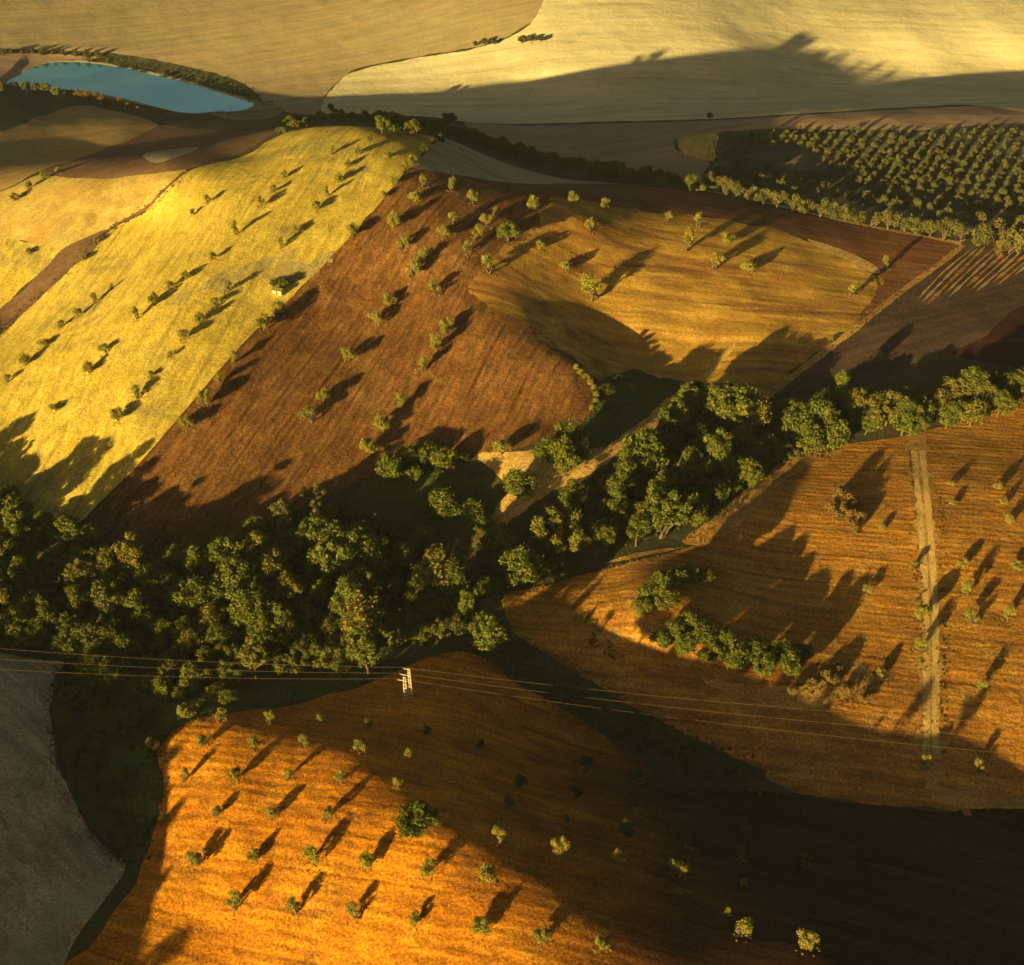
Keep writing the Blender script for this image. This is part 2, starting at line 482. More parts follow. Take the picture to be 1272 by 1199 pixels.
# ------------------------------------------------------------------ pond bed is levelled before anything is laid on the land
POND_PX = P('8 104 30 90 52 80 75 77 110 78 150 84 200 95 250 108 283 118 300 123 318 131 296 138 262 139 236 141 205 136 175 128 140 120 90 112 50 110')
POND_Z = -9.5
pond = smooth(on_level(POND_PX[:, 0], POND_PX[:, 1], POND_Z)[:, :2], True, 5)
_m = (HX > -330) & (HX < -60) & (HY > 560) & (HY < 980)
_d = poly_sdf(HX[_m], HY[_m], pond)
_t = np.clip((_d + 1) / 22, 0, 1)
_t = _t * _t * (3 - 2 * _t)
HZ[_m] = np.where(_d < 0, POND_Z + np.maximum(_d * .25, -1.5), (POND_Z + .25) * (1 - _t) + HZ[_m] * _t)

# ------------------------------------------------------------------ terrain sheet, fields, tracks
_idx = np.arange(NX * NY).reshape(NY, NX)
_f = np.stack([_idx[:-1, :-1], _idx[:-1, 1:], _idx[1:, 1:], _idx[1:, :-1]], -1).reshape(-1, 4)
link('terrain', mesh_from('terrain', np.stack([HX, HY, HZ], -1).reshape(-1, 3), _f, 'rough_grass'),
     kind='structure', label='rolling hill country of rough dry grass under all the fields')

def sheet(name, label, poly_px, mat, lift, wob=.8, k=4):
    """a field: the piece of land inside an outline, laid just above the terrain"""
    poly = ground(*smooth(P(poly_px), True, k).T)[:, :2]
    return sheet_world(name, label, poly, mat, lift, wob)

def sheet_world(name, label, poly, mat, lift, wob=.8):
    lo, hi = poly.min(0) - 6, poly.max(0) + 6
    i0, i1 = max(np.searchsorted(GX, lo[0]) - 1, 0), min(np.searchsorted(GX, hi[0]) + 1, NX)
    j0, j1 = max(np.searchsorted(GY, lo[1]) - 1, 0), min(np.searchsorted(GY, hi[1]) + 1, NY)
    X, Y, Z = HX[j0:j1, i0:i1], HY[j0:j1, i0:i1], HZ[j0:j1, i0:i1]
    s = poly_sdf(X, Y, poly) + wobble(X, Y, wob)
    w = X.shape[1]
    pts = np.stack([X, Y, Z + lift], -1).reshape(-1, 3)
    sv = s.ravel()
    sv = np.where(np.abs(sv) < 1e-4, -1e-4, sv)
    n = np.arange(X.size).reshape(X.shape)
    cells = np.stack([n[:-1, :-1], n[:-1, 1:], n[1:, 1:], n[1:, :-1]], -1).reshape(-1, 4)
    ins = sv[cells] < 0
    full = cells[ins.all(1)]
    part = cells[ins.any(1) & ~ins.all(1)]
    verts, remap, cut = [], {}, {}
    def vid(q):
        if q not in remap:
            remap[q] = len(verts)
            verts.append(pts[q])
        return remap[q]
    def cid(a, b):
        key = (a, b) if a < b else (b, a)
        if key not in cut:
            t = sv[a] / (sv[a] - sv[b])
            cut[key] = len(verts)
            verts.append(pts[a] + (pts[b] - pts[a]) * t)
        return cut[key]
    faces = [tuple(vid(q) for q in c) for c in full.tolist()]
    for c in part.tolist():
        f = []
        for a, b in zip(c, c[1:] + c[:1]):
            if sv[a] < 0:
                f.append(vid(a))
            if (sv[a] < 0) != (sv[b] < 0):
                f.append(cid(a, b))
        if len(f) > 2:
            faces.append(tuple(f))
    me = mesh_from(name, np.array(verts), faces, mat)
    o = link(name, me, kind='structure', label=label)
    return o

def ribbon(name, label, line_px, width, mat, lift, crown=0.0, wob=.25, pts=None, taper=False):
    """a track or furrow lying on the land"""
    line = ground(*smooth(P(line_px), False, 8).T)[:, :2] if pts is None else pts
    seg = np.linalg.norm(np.diff(line, axis=0), axis=1)
    s = np.concatenate([[0], np.cumsum(seg)])
    t = np.arange(0, s[-1], 1.2)
    x, y = np.interp(t, s, line[:, 0]), np.interp(t, s, line[:, 1])
    tx, ty = np.gradient(x), np.gradient(y)
    l = np.hypot(tx, ty) + 1e-9
    nx_, ny_ = -ty / l, tx / l
    na = max(3, int(width / .8) | 1)
    u = np.linspace(-1, 1, na)
    w = width / 2 * (1 + wob * (np.sin(t * .23) * .5 + np.sin(t * .71 + 1) * .35 + np.sin(t * 1.9) * .2))
    if taper:
        w = w * np.clip(np.minimum(t, s[-1] - t) / 6, .15, 1)
    X = x[:, None] + nx_[:, None] * u * w[:, None]
    Y = y[:, None] + ny_[:, None] * u * w[:, None]
    Z = height(X, Y) + lift + crown * (1 - u ** 2)
    idx = np.arange(X.size).reshape(X.shape)
    f = np.stack([idx[:-1, :-1], idx[1:, :-1], idx[1:, 1:], idx[:-1, 1:]], -1).reshape(-1, 4)[:, ::-1]
    return link(name, mesh_from(name, np.stack([X, Y, Z], -1).reshape(-1, 3), f, mat), kind='structure', label=label)

G = .02
sheet('field', 'golden stubble field on the long slope left of the ploughed field',
      '-40 430 0 415 30 385 80 340 130 290 180 262 230 215 300 195 340 172 370 161 420 157 480 160 545 173 525 192 512 208 500 218 470 255 430 300 395 337 345 387 300 431 240 500 180 570 110 641 80 655 30 640 0 610 -60 600', 'gold', G)
sheet('field', 'red brown ploughed field climbing the hill in the middle',
      '110 641 180 570 240 500 300 431 345 387 395 337 430 300 470 255 500 218 512 208 560 216 620 232 712 250 682 286 644 316 614 340 594 358 606 374 636 392 668 410 712 448 735 470 740 494 722 525 660 553 600 562 545 556 500 566 460 592 400 618 330 652 240 682 170 688 130 668', 'ploughed', G + 0.012, .5)
sheet('field', 'amber stubble field with dark bands right of the ploughed field',
      '690 246 740 252 800 262 900 272 1000 296 1090 345 1062 402 1004 448 945 490 890 483 855 478 790 462 735 468 712 448 660 412 625 396 592 376 578 356 600 332 630 308 668 280', 'amber', G + 0.018, 3.0)
sheet('field', 'russet soil field between the amber field and the orchard rows',
      '560 216 640 228 720 228 800 232 880 240 960 258 1060 280 1150 296 1192 304 1150 338 1108 368 1062 402 1090 345 1000 296 900 272 800 262 700 245 620 232', 'russet', G + 0.018)
sheet('field', 'pale strip of fallow ground falling behind the hill crest',
      '545 173 565 176 600 192 640 207 700 222 780 229 720 228 640 228 560 216 512 208 525 192', 'pale', G + 0.022)
sheet('field', 'thin straw strip at the right end of the russet field', '1000 296 1030 305 1065 318 1092 334 1085 340 1050 322 1020 310', 'sand', G + 0.030, .3)
sheet('field', 'golden field at the left edge below the dark umber patch',
      '-60 300 -60 240 0 238 60 214 130 222 200 212 232 213 190 255 130 285 80 312 30 300 0 296', 'gold_left', G + 0.004)
sheet('field', 'pale golden field at the left edge under the small brown patch', '-60 300 0 296 30 300 80 312 60 330 20 365 -10 400 -60 410', 'gold', G + 0.008)
sheet('field', 'small brown patch wedged beside the golden slope', '130 287 118 308 80 342 30 388 0 416 -20 425 -20 402 20 367 58 332 82 306', 'umber', G + 0.024)
sheet('field', 'tan field between the pond and the dark umber patch',
      '-60 190 0 160 60 142 98 131 150 140 196 154 190 165 150 178 90 200 50 212 0 238 -60 240', 'tan_left', G)
sheet('field', 'dark umber soil patch below the pond on the hill shoulder',
      '50 215 90 200 150 178 190 160 200 155 240 160 300 163 345 160 330 172 300 190 262 199 232 211 200 214 130 222 80 220', 'umber', G + 0.012)
sheet('field', 'pale tongue of fallow in the dark umber patch', '178 192 210 186 245 183 238 189 212 198 192 203', 'pale', G + 0.024, .4)
sheet('field', 'dark green plot at the left edge below the pond trees', '-40 135 0 132 40 142 28 155 0 163 -40 170', 'green_grass', G + 0.012)
sheet('field', 'tan field in the far valley beyond the tree line',
      '575 153 640 156 760 153 880 150 1000 143 1100 137 1200 132 1320 130 1320 158 1100 162 960 160 900 165 846 170 840 186 880 200 868 226 780 212 700 196 640 182', 'far_tan', G)
sheet('field', 'large straw field across the top crossed by a long shadow',
      '400 140 405 120 425 98 450 86 520 72 600 58 660 30 720 -35 1000 -40 1330 -40 1330 128 1200 130 1100 135 1000 141 880 148 760 151 640 154 575 151 540 146 440 141', 'far_straw', G + 0.008)
sheet('field', 'dull olive field at the top left beyond the pond',
      '-60 58 0 60 80 63 140 66 200 76 270 92 310 108 330 128 360 140 402 141 404 120 424 98 448 84 520 70 600 56 655 30 715 -35 300 -40 0 -40 -100 -30', 'far_olive', G)
sheet('field', 'brown patch left of the pond', '-60 64 0 66 80 68 130 72 75 75 50 79 28 89 5 104 -60 110', 'far_tan', G + 0.012)
sheet('field', 'orchard ground in the upper right',
      '892 166 960 163 1100 165 1320 160 1320 275 1230 278 1195 298 1150 292 1060 275 960 252 885 234 872 222 884 200', 'orchard_soil', G + 0.016)
sheet('field', 'small golden plot of bright rows at the orchard corner', '842 172 860 168 891 167 889 186 886 200 866 196 846 188', 'gold', G + 0.028, .3)
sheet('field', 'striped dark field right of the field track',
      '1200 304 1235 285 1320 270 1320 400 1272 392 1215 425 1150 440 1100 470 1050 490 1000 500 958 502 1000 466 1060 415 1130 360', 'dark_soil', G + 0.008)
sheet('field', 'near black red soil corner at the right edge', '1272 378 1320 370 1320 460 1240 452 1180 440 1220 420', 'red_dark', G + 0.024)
sheet('field', 'brown stubble field on the right between the woods and the foreground hill',
      '625 742 700 722 770 702 850 682 880 668 930 622 990 580 1050 553 1140 540 1320 520 1320 1012 1180 1006 1150 1003 1080 998 1000 986 952 970 944 955 900 933 850 912 800 885 740 850 690 820 645 792', 'east', G)
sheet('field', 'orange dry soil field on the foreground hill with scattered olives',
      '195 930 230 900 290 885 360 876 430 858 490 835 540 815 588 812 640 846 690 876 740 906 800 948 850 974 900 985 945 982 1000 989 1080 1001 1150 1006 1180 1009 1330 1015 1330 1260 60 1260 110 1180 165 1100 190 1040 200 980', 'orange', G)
sheet('field', 'grey fallow field in the bottom left corner',
      '-60 812 0 812 60 820 78 826 64 870 66 920 88 990 120 1040 158 1076 130 1120 90 1175 40 1260 -160 1260 -100 1000', 'grey', G)
sheet('grass_verge', 'deep green grass in the left gully under the woods', '80 828 150 850 200 872 195 930 202 980 185 1045 158 1072 120 1035 90 985 68 920 66 870', 'green_grass', G + .004)
sheet('field', 'sandy clearing at the foot of the ploughed field', '592 566 640 562 680 556 735 556 760 560 720 585 680 606 640 636 622 648 617 630 634 606 618 590', 'sand', G + 0.020)
sheet('grass_verge', 'green grass verge in the hollow right of the ploughed field', '742 470 770 474 840 482 800 520 760 552 735 556 715 532 742 505 748 488', 'green_grass', G + 0.004)
sheet('grass_verge', 'green verge under the clump at the foot of the ploughed field', '430 625 470 592 560 590 610 600 620 632 560 650 500 652', 'green_grass', G + 0.004)
sheet('grass_verge', 'green verge curving above the foreground orange field', '150 885 220 872 300 858 400 838 460 830 450 848 380 868 300 882 230 892 190 920 160 925', 'green_grass', G + 0.004)
sheet('grass_verge', 'orange dry grass bank along the lower edge of the woods', '848 672 890 640 940 596 990 566 1040 550 1052 556 1000 580 960 610 930 640 900 664 870 676', 'bank', G + 0.024)
sheet('grass_verge', 'orange dry bank between the two curved hedges', '775 745 790 750 808 772 830 768 838 758 822 784 808 792 792 778', 'bank', G + 0.024, .4)
sheet('grass_verge', 'orange dry bank below the lower hedge', '868 842 900 846 960 852 1000 850 1050 820 1080 840 1040 872 980 880 920 866', 'bank', G + 0.016, .8)

sheet('field', 'olive grey patch of painted shade across the middle of the golden slope', '215 372 250 352 300 328 360 318 415 320 398 338 372 352 330 346 292 358 262 364', 'slope_shade', G + .01, 5)  # shade on the slope, painted as ground colour

# tracks
ribbon('track', 'sandy track running from the woods up to the amber field', '612 652 650 622 700 592 745 570 790 540 830 506 856 484', 5.5, 'sand', 0.063)
ribbon('track', 'pale dirt track along the right edge of the russet field', '950 494 1000 456 1060 410 1120 362 1165 330 1197 304', 2.6, 'dirt_track', 0.071)
ribbon('track', 'thin sunlit earth path into the amber field', '868 474 885 456 905 438 915 425', 2.2, 'sand', 0.071, taper=True)
ribbon('track', 'yellow field edge strip in front of the orchard rows', '880 237 960 254 1060 277 1150 294 1196 303', 3.2, 'sand', 0.067)
ribbon('track', 'wide worn track running down the right field', '1138 540 1144 600 1149 660 1152 720 1154 780 1155 850 1155 920 1158 985', 5.5, 'dirt_track', 0.050, wob=.6)
for dx, nm in ((-5, 'left'), (6, 'right')):
    ribbon('wheel_rut', f'pale {nm} wheel rut of the wide track in the right field',
           ' '.join(f'{x + dx} {y}' for x, y in ((1140, 560), (1146, 620), (1151, 680), (1155, 740), (1156, 800), (1156, 870), (1156, 945))), 1.8, 'pale_track', 0.067, .03)
ribbon('track', 'dirt track along the bottom of the right field', '1158 985 1200 993 1260 996 1330 998', 4.5, 'dirt_track', 0.067)
ribbon('track', 'narrow dark path dividing the golden slope from the fields on its left', '-20 430 0 414 30 384 80 340 130 290 180 260 200 240 230 213', 1.5, 'umber', 0.076)
ribbon('track', 'faint pale wheel path across the grey corner field', '22 880 26 930 40 980 70 1030 95 1070', 0.6, 'grey', 0.059)
sheet('field', 'pale bare patch at the bottom of the grey corner field', '130 1078 152 1082 128 1120 90 1172 60 1230 -20 1240 20 1180 70 1120', 'pale', G + .02, 2.5)
ribbon('track', 'earth path beside the orange bank under the woods', '750 700 800 688 850 680', 2.2, 'bank', 0.067, taper=True)
for line, lab in (('236 650 290 578 350 492 424 396', 'longest dark furrow line up the ploughed field'),
                  ('372 602 420 525 460 462 500 400', 'dark furrow line in the middle of the ploughed field'),
                  ('618 492 632 465 648 436', 'short dark furrow line near the right end of the ploughed field'),
                  ('330 640 370 585 400 545', 'faint furrow line low on the ploughed field')):
    ribbon('furrow_line', lab, line, .55, 'furrow', 0.050, wob=.5, taper=True)
ribbon('furrow_line', 'dark wheel line along the golden and brown field border', '110 641 180 570 240 500 300 431 345 387', 1.0, 'furrow', 0.071)
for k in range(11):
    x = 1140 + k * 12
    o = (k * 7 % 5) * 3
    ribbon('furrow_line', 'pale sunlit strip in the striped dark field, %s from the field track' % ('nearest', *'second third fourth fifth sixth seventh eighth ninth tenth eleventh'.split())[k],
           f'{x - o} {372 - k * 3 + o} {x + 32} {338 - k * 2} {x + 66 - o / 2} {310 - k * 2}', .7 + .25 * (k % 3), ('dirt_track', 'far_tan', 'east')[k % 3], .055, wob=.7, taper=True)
for k in range(4):
    ribbon('furrow_line', 'bright straw strip in the golden plot at the orchard corner, %s from the left' % ('first', 'second', 'third', 'fourth')[k],
           f'{850 + k * 11} {173 - k} {851 + k * 11} {184 - k} {853 + k * 11} {194 - k}', 2.0, 'pale_track', .06)

# pond margin and water
_pm = pond - pond.mean(0)
sheet_world('pond_shore', 'pale muddy shore round the turquoise pond', pond.mean(0) + _pm * (1 + 3.5 / np.linalg.norm(_pm, axis=1, keepdims=True)), 'pale', .03, 1.6)
sheet('grass_verge', 'pale green reed bed at the right tip of the pond', '262 140 290 124 320 124 352 136 335 147 300 149 275 146', 'reed_bed', .035, 1.2)
link('pond', mesh_from('pond', np.column_stack([smooth(on_level(POND_PX[:, 0], POND_PX[:, 1], POND_Z)[:, :2], True, 5), np.full(len(POND_PX) * 5, POND_Z)]),
                       [tuple(range(len(POND_PX) * 5))], 'water', False), kind='structure', label='long turquoise pond in the far valley')

# ------------------------------------------------------------------ trees: shapes
def tube(path, radii, sides=6):
    path = np.asarray(path, float)
    vs, fs = [], []
    for i, p in enumerate(path):
        d = path[min(i + 1, len(path) - 1)] - path[max(i - 1, 0)]
        d = d / (np.linalg.norm(d) + 1e-9)
        a = np.cross(d, (0, 1, 0) if abs(d[1]) < .9 else (1, 0, 0))
        a /= np.linalg.norm(a)
        b = np.cross(d, a)
        for k in range(sides):
            t = 2 * pi * k / sides
            vs.append(p + radii[i] * (a * cos(t) + b * sin(t)))
    for i in range(len(path) - 1):
        for k in range(sides):
            k2 = (k + 1) % sides
            fs.append((i * sides + k, i * sides + k2, (i + 1) * sides + k2, (i + 1) * sides + k))
    fs.append(tuple(range(sides))[::-1])
    fs.append(tuple((len(path) - 1) * sides + k for k in range(sides)))
    return np.array(vs), fs

def join(parts):
    vs, fs, n = [], [], 0
    for v, f in parts:
        vs.append(v)
        fs += [tuple(i + n for i in q) for q in f]
        n += len(v)
    return np.vstack(vs), fs

def leaf_quads(r, centres, radii, n_per, leaf, squash=.85, shell=.55):
    """sprays of leaves around clump centres: small rhombic faces turned mostly outwards"""
    C = np.repeat(centres, n_per, 0)
    R = np.repeat(radii, n_per)
    n = len(C)
    d = r.normal(0, 1, (n, 3))
    d /= np.linalg.norm(d, axis=1, keepdims=True)
    rad = R * (shell + (1 - shell) * r.random(n)) * (1 + .22 * r.normal(0, 1, n).clip(-1.5, 1.5))
    p = C + d * rad[:, None] * np.array([1, 1, squash])
    nrm = d + r.normal(0, .55, (n, 3))
    nrm /= np.linalg.norm(nrm, axis=1, keepdims=True)
    a = np.cross(nrm, r.normal(0, 1, (n, 3)))
    a /= np.linalg.norm(a, axis=1, keepdims=True)
    b = np.cross(nrm, a)
    s = leaf * (.6 + .8 * r.random(n))[:, None]
    v = np.stack([p + a * s, p + b * s * .55, p - a * s, p - b * s * .55], 1).reshape(-1, 3)
    return v, np.arange(4 * n).reshape(n, 4)

def crown_points(r, n, width, z0, z1, power=.5, lean=0.0):
    """clump centres spread through an egg-shaped crown, more of them near its skin"""
    out = []
    while len(out) < n:
        u = r.uniform(-1, 1, 3)
        q = np.linalg.norm(u)
        if q > 1 or q < r.random() ** power * .55:
            continue
        z = z0 + (u[2] + 1) / 2 * (z1 - z0)
        w = width / 2 * (.78 + .30 * cos((u[2] + .25) * 1.6))
        out.append((u[0] * w + lean * (z - z0), u[1] * w, z))
    return np.array(out)

def limbs(r, centres, z_fork, trunk_r, lean=0.0, n_limb=7, multi=1):
    parts = []
    for s in range(multi):
        off = np.array([r.normal(0, .35), r.normal(0, .35), 0]) * (multi > 1)
        top = np.array([lean * z_fork * .3, 0, z_fork]) + off * 2 + r.normal(0, .12, 3)
        parts.append(tube([off + (0, 0, -.6), off + (0, 0, .3), (off + top) / 2 + r.normal(0, .1, 3) * trunk_r * 3, top],
                          [trunk_r * 1.5, trunk_r * 1.1, trunk_r * .9, trunk_r * .7], 7))
        for c in centres[r.permutation(len(centres))[:n_limb]]:
            mid = top * .45 + c * .55 + r.normal(0, .25, 3) + (0, 0, -.1 * abs(c[2] - z_fork))
            parts.append(tube([top - (0, 0, .2), mid, c], [trunk_r * .55, trunk_r * .33, trunk_r * .12], 5))
    return join(parts)

PROTO = {}
def prototype(kind, variant):
    """(trunk mesh, crown mesh, nominal height, nominal width, crown centre height) of one tree shape"""
    key = (kind, variant)
    if key in PROTO:
        return PROTO[key]
    r = np.random.default_rng(1000 + 31 * variant + 977 * sum(map(ord, kind)))
    mat = {'olive': 'olive_leaf', 'green': 'green_leaf', 'dry': 'dry_leaf', 'shrub': 'olive_leaf', 'lowbush': 'woodland_leaf'}.get(kind, 'woodland_leaf')
    if kind == 'olive':                       # some full and round, some open, some leaning or split
        n, w, top, low = ((15, 3.5, 4.0, 1.0), (10, 3.7, 3.6, 1.1), (18, 3.3, 4.6, .9), (8, 3.0, 4.2, 1.3), (13, 3.9, 3.3, .8), (11, 3.2, 4.9, 1.2), (16, 3.6, 3.9, .9))[variant]
        H, W, c, rad = 4.8, 4.6, crown_points(r, n, w, low, top, lean=r.normal(0, .12)), (.6, 1.15)
        q = leaf_quads(r, c, r.uniform(*rad, len(c)), 130, .20)
        t = limbs(r, c, .9, .22, n_limb=6, multi=1 + variant % 2)
    elif kind == 'broad':
        H, W, c, rad = 10.5, 9.0, crown_points(r, 34, (7.2, 6.4, 8.0, 6.8, 7.6)[variant], (3.2, 2.6, 2.8, 2.2, 3.4)[variant], (9.4, 10.6, 8.2, 9.0, 9.8)[variant], lean=r.normal(0, .1)), (.8, 1.8)
        q = leaf_quads(r, c, r.uniform(*rad, len(c)), 170, .30)
        t = limbs(r, c, 2.8, .30, n_limb=9)
    elif kind == 'tall':
        H, W, c, rad = 13.5, 6.4, crown_points(r, 30, 5.0, 2.6, 12.5), (.8, 1.4)
        q = leaf_quads(r, c, r.uniform(*rad, len(c)), 150, .28)
        t = limbs(r, c, 3.6, .28, n_limb=9)
    elif kind == 'fan':                       # several rising limbs, foliage in tufts at their ends
        H, W = 12.0, 10.5
        c = []
        for k in range(9):
            a, e = r.uniform(0, 2 * pi), r.uniform(.12, .62)
            L = r.uniform(8.0, 11.5)
            for f in (.55, .78, 1.0):
                c.append((cos(a) * sin(e) * L * f + r.normal(0, .35), sin(a) * sin(e) * L * f + r.normal(0, .35), cos(e) * L * f + .3))
        c = np.array(c)
        q = leaf_quads(r, c, r.uniform(.75, 1.35, len(c)), 150, .28)
        t = limbs(r, c, 1.8, .30, n_limb=14, multi=2)
    elif kind == 'green' or kind == 'lowbush':
        H, W, c, rad = 6.2, 7.4, crown_points(r, 26, 5.6, .9, 5.2), (.8, 1.5)
        q = leaf_quads(r, c, r.uniform(*rad, len(c)), 160, .26)
        t = limbs(r, c, .9, .2, n_limb=7, multi=2)
    elif kind == 'dry':
        H, W, c, rad = 3.0, 3.8, crown_points(r, 12, 3.0, .4, 2.5), (.5, .95)
        q = leaf_quads(r, c, r.uniform(*rad, len(c)), 90, .20)
        t = limbs(r, c, .4, .1, n_limb=6, multi=2)
    else:                                     # shrub
        H, W, c, rad = 2.4, 3.0, crown_points(r, 8, 2.3, .4, 1.9), (.5, .9)
        q = leaf_quads(r, c, r.uniform(*rad, len(c)), 90, .18)
        t = limbs(r, c, .4, .09, n_limb=5)
    q[0][:, 2] = np.maximum(q[0][:, 2], .05)
    PROTO[key] = (mesh_from(kind + ' trunk', t[0], t[1], 'bark'), mesh_from(kind + ' crown', q[0], q[1], mat, False), H, W, (c[:, 2].min() + c[:, 2].max()) / 2)
    return PROTO[key]

OLIVES = []
CROWN_MAT = {}
def recoloured(me, mat):
    key = (me.name, mat)
    if key not in CROWN_MAT:
        c = me.copy()
        c.materials.clear()
        c.materials.append(M[mat])
        CROWN_MAT[key] = c
    return CROWN_MAT[key]

def tree(name, kind, pos, size, label, category, group, tall=1.0, mat=None, variant=None):
    """one tree: an Empty at the foot of the trunk with trunk and crown; size is the crown width in metres"""
    v = random.randrange(7 if kind == 'olive' else 5) if variant is None else variant
    tm, cm, H, W, zc = prototype(kind, v)
    s = size / W
    if name == 'olive_tree':
        OLIVES.append((pos[0], pos[1], size))
    root = link(name, None, label=label, category=category, group=group)
    root.empty_display_size = .5
    root.location = (pos[0], pos[1], pos[2])
    root.rotation_euler = (random.gauss(0, .03), random.gauss(0, .03), random.uniform(0, 2 * pi))
    root.scale = (s * random.uniform(.86, 1.14), s * random.uniform(.86, 1.14), s * tall)
    link('trunk', tm, root)
    link('crown', recoloured(cm, mat) if mat else cm, root)
    return root

def foot(px, py, kind, size, tall=1.0):
    """foot of the tree whose crown is centred on a pixel: iterate down from the crown centre to the ground"""
    _, _, H, W, zc = prototype(kind, 0)
    y = py
    for _ in range(4):
        p = ground(px, y)[0]
        k = px_per_m(p)
        dep = math.atan2(CAM_Z - p[2], p[1])
        y = py + zc * size / W * tall * k * cos(dep)
    return ground(px, y)[0]

ONES = 'first second third fourth fifth sixth seventh eighth ninth tenth eleventh twelfth thirteenth fourteenth fifteenth sixteenth seventeenth eighteenth nineteenth'.split()
TENS = 'twenty thirty forty fifty sixty seventy eighty ninety'.split()
def ordinal(n):
    if n < 20:
        return ONES[n - 1]
    t, o = divmod(n, 10)
    return TENS[t - 2][:-1] + 'ieth' if o == 0 else f'{TENS[t - 2]}-{ONES[o - 1]}'

def cluster(name, kind, rows, phrase, where, category, group, tall=1.0, mat=None, jitter=.16, metres=False):
    """trees read off the photograph as crown centre x, y and crown width in pixels; each label counts from the left"""
    rows = sorted(rows)
    for i, (x, y, w) in enumerate(rows):
        p0 = ground(x, y)[0]
        size = w / px_per_m(p0) * (1.12 if kind == 'olive' else 1.22 if name == 'woodland_tree' else 1.1)
        t = tall * (1.22 if kind == 'olive' else 1.0) * random.uniform(1 - jitter, 1 + jitter)
        p = foot(x, y, kind, size, t)
        n = len(rows)
        which = 'leftmost' if i == 0 else 'rightmost' if i == n - 1 else ordinal(i + 1) + ' from the left'
        if n == 1:
            which = ''
        tree(name, kind, p, size, f'{phrase} {where}' + (f', {which}' if which else ''), category, group, t, mat)

def T(s):
    return [tuple(r) for r in np.array(s.split(), float).reshape(-1, 3).tolist()]

# ------------------------------------------------------------------ olives and field trees
cluster('olive_tree', 'olive', T('258 245 9  240 262 8  353 215 9  339 233 10  324 249 10  412 185 10  421 219 11  407 236 10  394 252 11 444 186 9 480 190 10 432 202 8'),
        'small olive', 'on the upper part of the golden slope', 'olive tree', 'olives scattered on the golden slope')
cluster('olive_tree', 'olive', T('294 281 12  367 284 9  350 301 9  264 316 10  230 340 10  210 352 10  191 369 12  171 387 12 138 355 7  284 355 11  267 373 12  248 392 12  229 414 12'),
        'small olive', 'in the middle of the golden slope', 'olive tree', 'olives scattered on the golden slope')
cluster('olive_tree', 'olive', T('118 370 10  97 387 9  76 401 9  55 423 12  32 445 12  10 468 9  130 431 12  111 455 12  211 440 7  189 464 7  171 486 13  146 514 14  69 503 11'),
        'small olive', 'on the lower part of the golden slope', 'olive tree', 'olives scattered on the golden slope')
cluster('olive_tree', 'olive', T('19 242 9  36 228 8  54 217 8  72 209 8  37 310 8  120 297 8  104 317 8'),
        'tiny olive', 'left of the golden slope', 'olive tree', 'olives at the left edge')
cluster('olive_tree', 'olive', T('345 380 17  328 398 19  291 443 13  273 469 13  254 494 17  233 522 16'),
        'round olive', 'along the left border of the ploughed field', 'olive tree', 'olives on the ploughed field')
cluster('olive_tree', 'olive', T('402 486 18  384 512 19  434 438 16  468 392 17  484 371 15  542 357 17  555 404 17  541 425 18  526 449 17  497 499 19  476 525 19  460 554 20  623 554 20'),
        'round olive', 'in the ploughed field', 'olive tree', 'olives on the ploughed field')
cluster('olive_tree', 'olive', T('526 225 11  516 240 13  561 229 13  587 243 13  489 224 9  477 240 8  489 270 16  438 285 14  503 207 11  513 195 10'),
        'low olive', 'near the hill crest above the ploughed field', 'olive tree', 'olives near the crest')
cluster('olive_tree', 'olive', T('616 260 11  565 270 14  551 285 14  604 272 13  592 289 13  582 304 13  500 301 15  524 318 16  513 334 19  608 326 19 672 300 11 521 323 12'),
        'round olive', 'around the large oak on the upper hill', 'olive tree', 'olives on the upper hill')
cluster('oak_tree', 'broad', T('631 284 31'), 'large round oak with visible trunk', 'among olives on the upper hill', 'oak tree', None, .85)
cluster('olive_tree', 'olive', T('663 250 13  712 244 14  752 251 13  733 277 15  703 326 13  734 356 24  830 267 12  867 272 13  855 298 17  903 294 14  888 321 17  929 328 15  1058 358 14 1100 326 10'),
        'round olive', 'in the amber and russet fields', 'olive tree', 'olives on the amber field')
cluster('tree', 'tall', T('460 172 7'), 'thin upright dark tree', 'on the golden hill crest', 'tree', None, 1.1)
cluster('shrub', 'shrub', T('526 183 10  537 175 10  548 171 10'), 'dark shrub', 'on the right end of the hill crest', 'shrub', 'shrubs on the crest', 1.2, 'scrub_leaf')
# foreground
cluster('olive_tree', 'olive', T('191 924 17  252 919 16  317 919 15  380 920 13  336 888 13  399 890 11  446 924 16  508 935 10 277 885 14 233 884 18'),
        'small yellow green olive', 'along the top of the orange field', 'olive tree', 'olives on the orange field')
cluster('olive_tree', 'olive', T('230 963 14  294 959 15  359 959 13  424 963 16  203 1015 12  270 1008 14  340 1005 17  406 1008 16  494 971 13'),
        'sunlit olive', 'in the middle of the orange field', 'olive tree', 'olives on the orange field')
cluster('olive_tree', 'olive', T('245 1066 22  316 1062 16  389 1059 22  289 1118 24  367 1125 21  456 1069 18  532 1076 21  606 1086 20  441 1132 17  516 1140 15  596 1150 20  674 1160 20  748 1172 16'),
        'sunlit olive', 'low in the orange field', 'olive tree', 'olives on the orange field')
cluster('oak_tree', 'broad', T('517 1013 48'), 'big dark round oak', 'standing alone on the orange field', 'oak tree', None, .8, 'green_leaf')
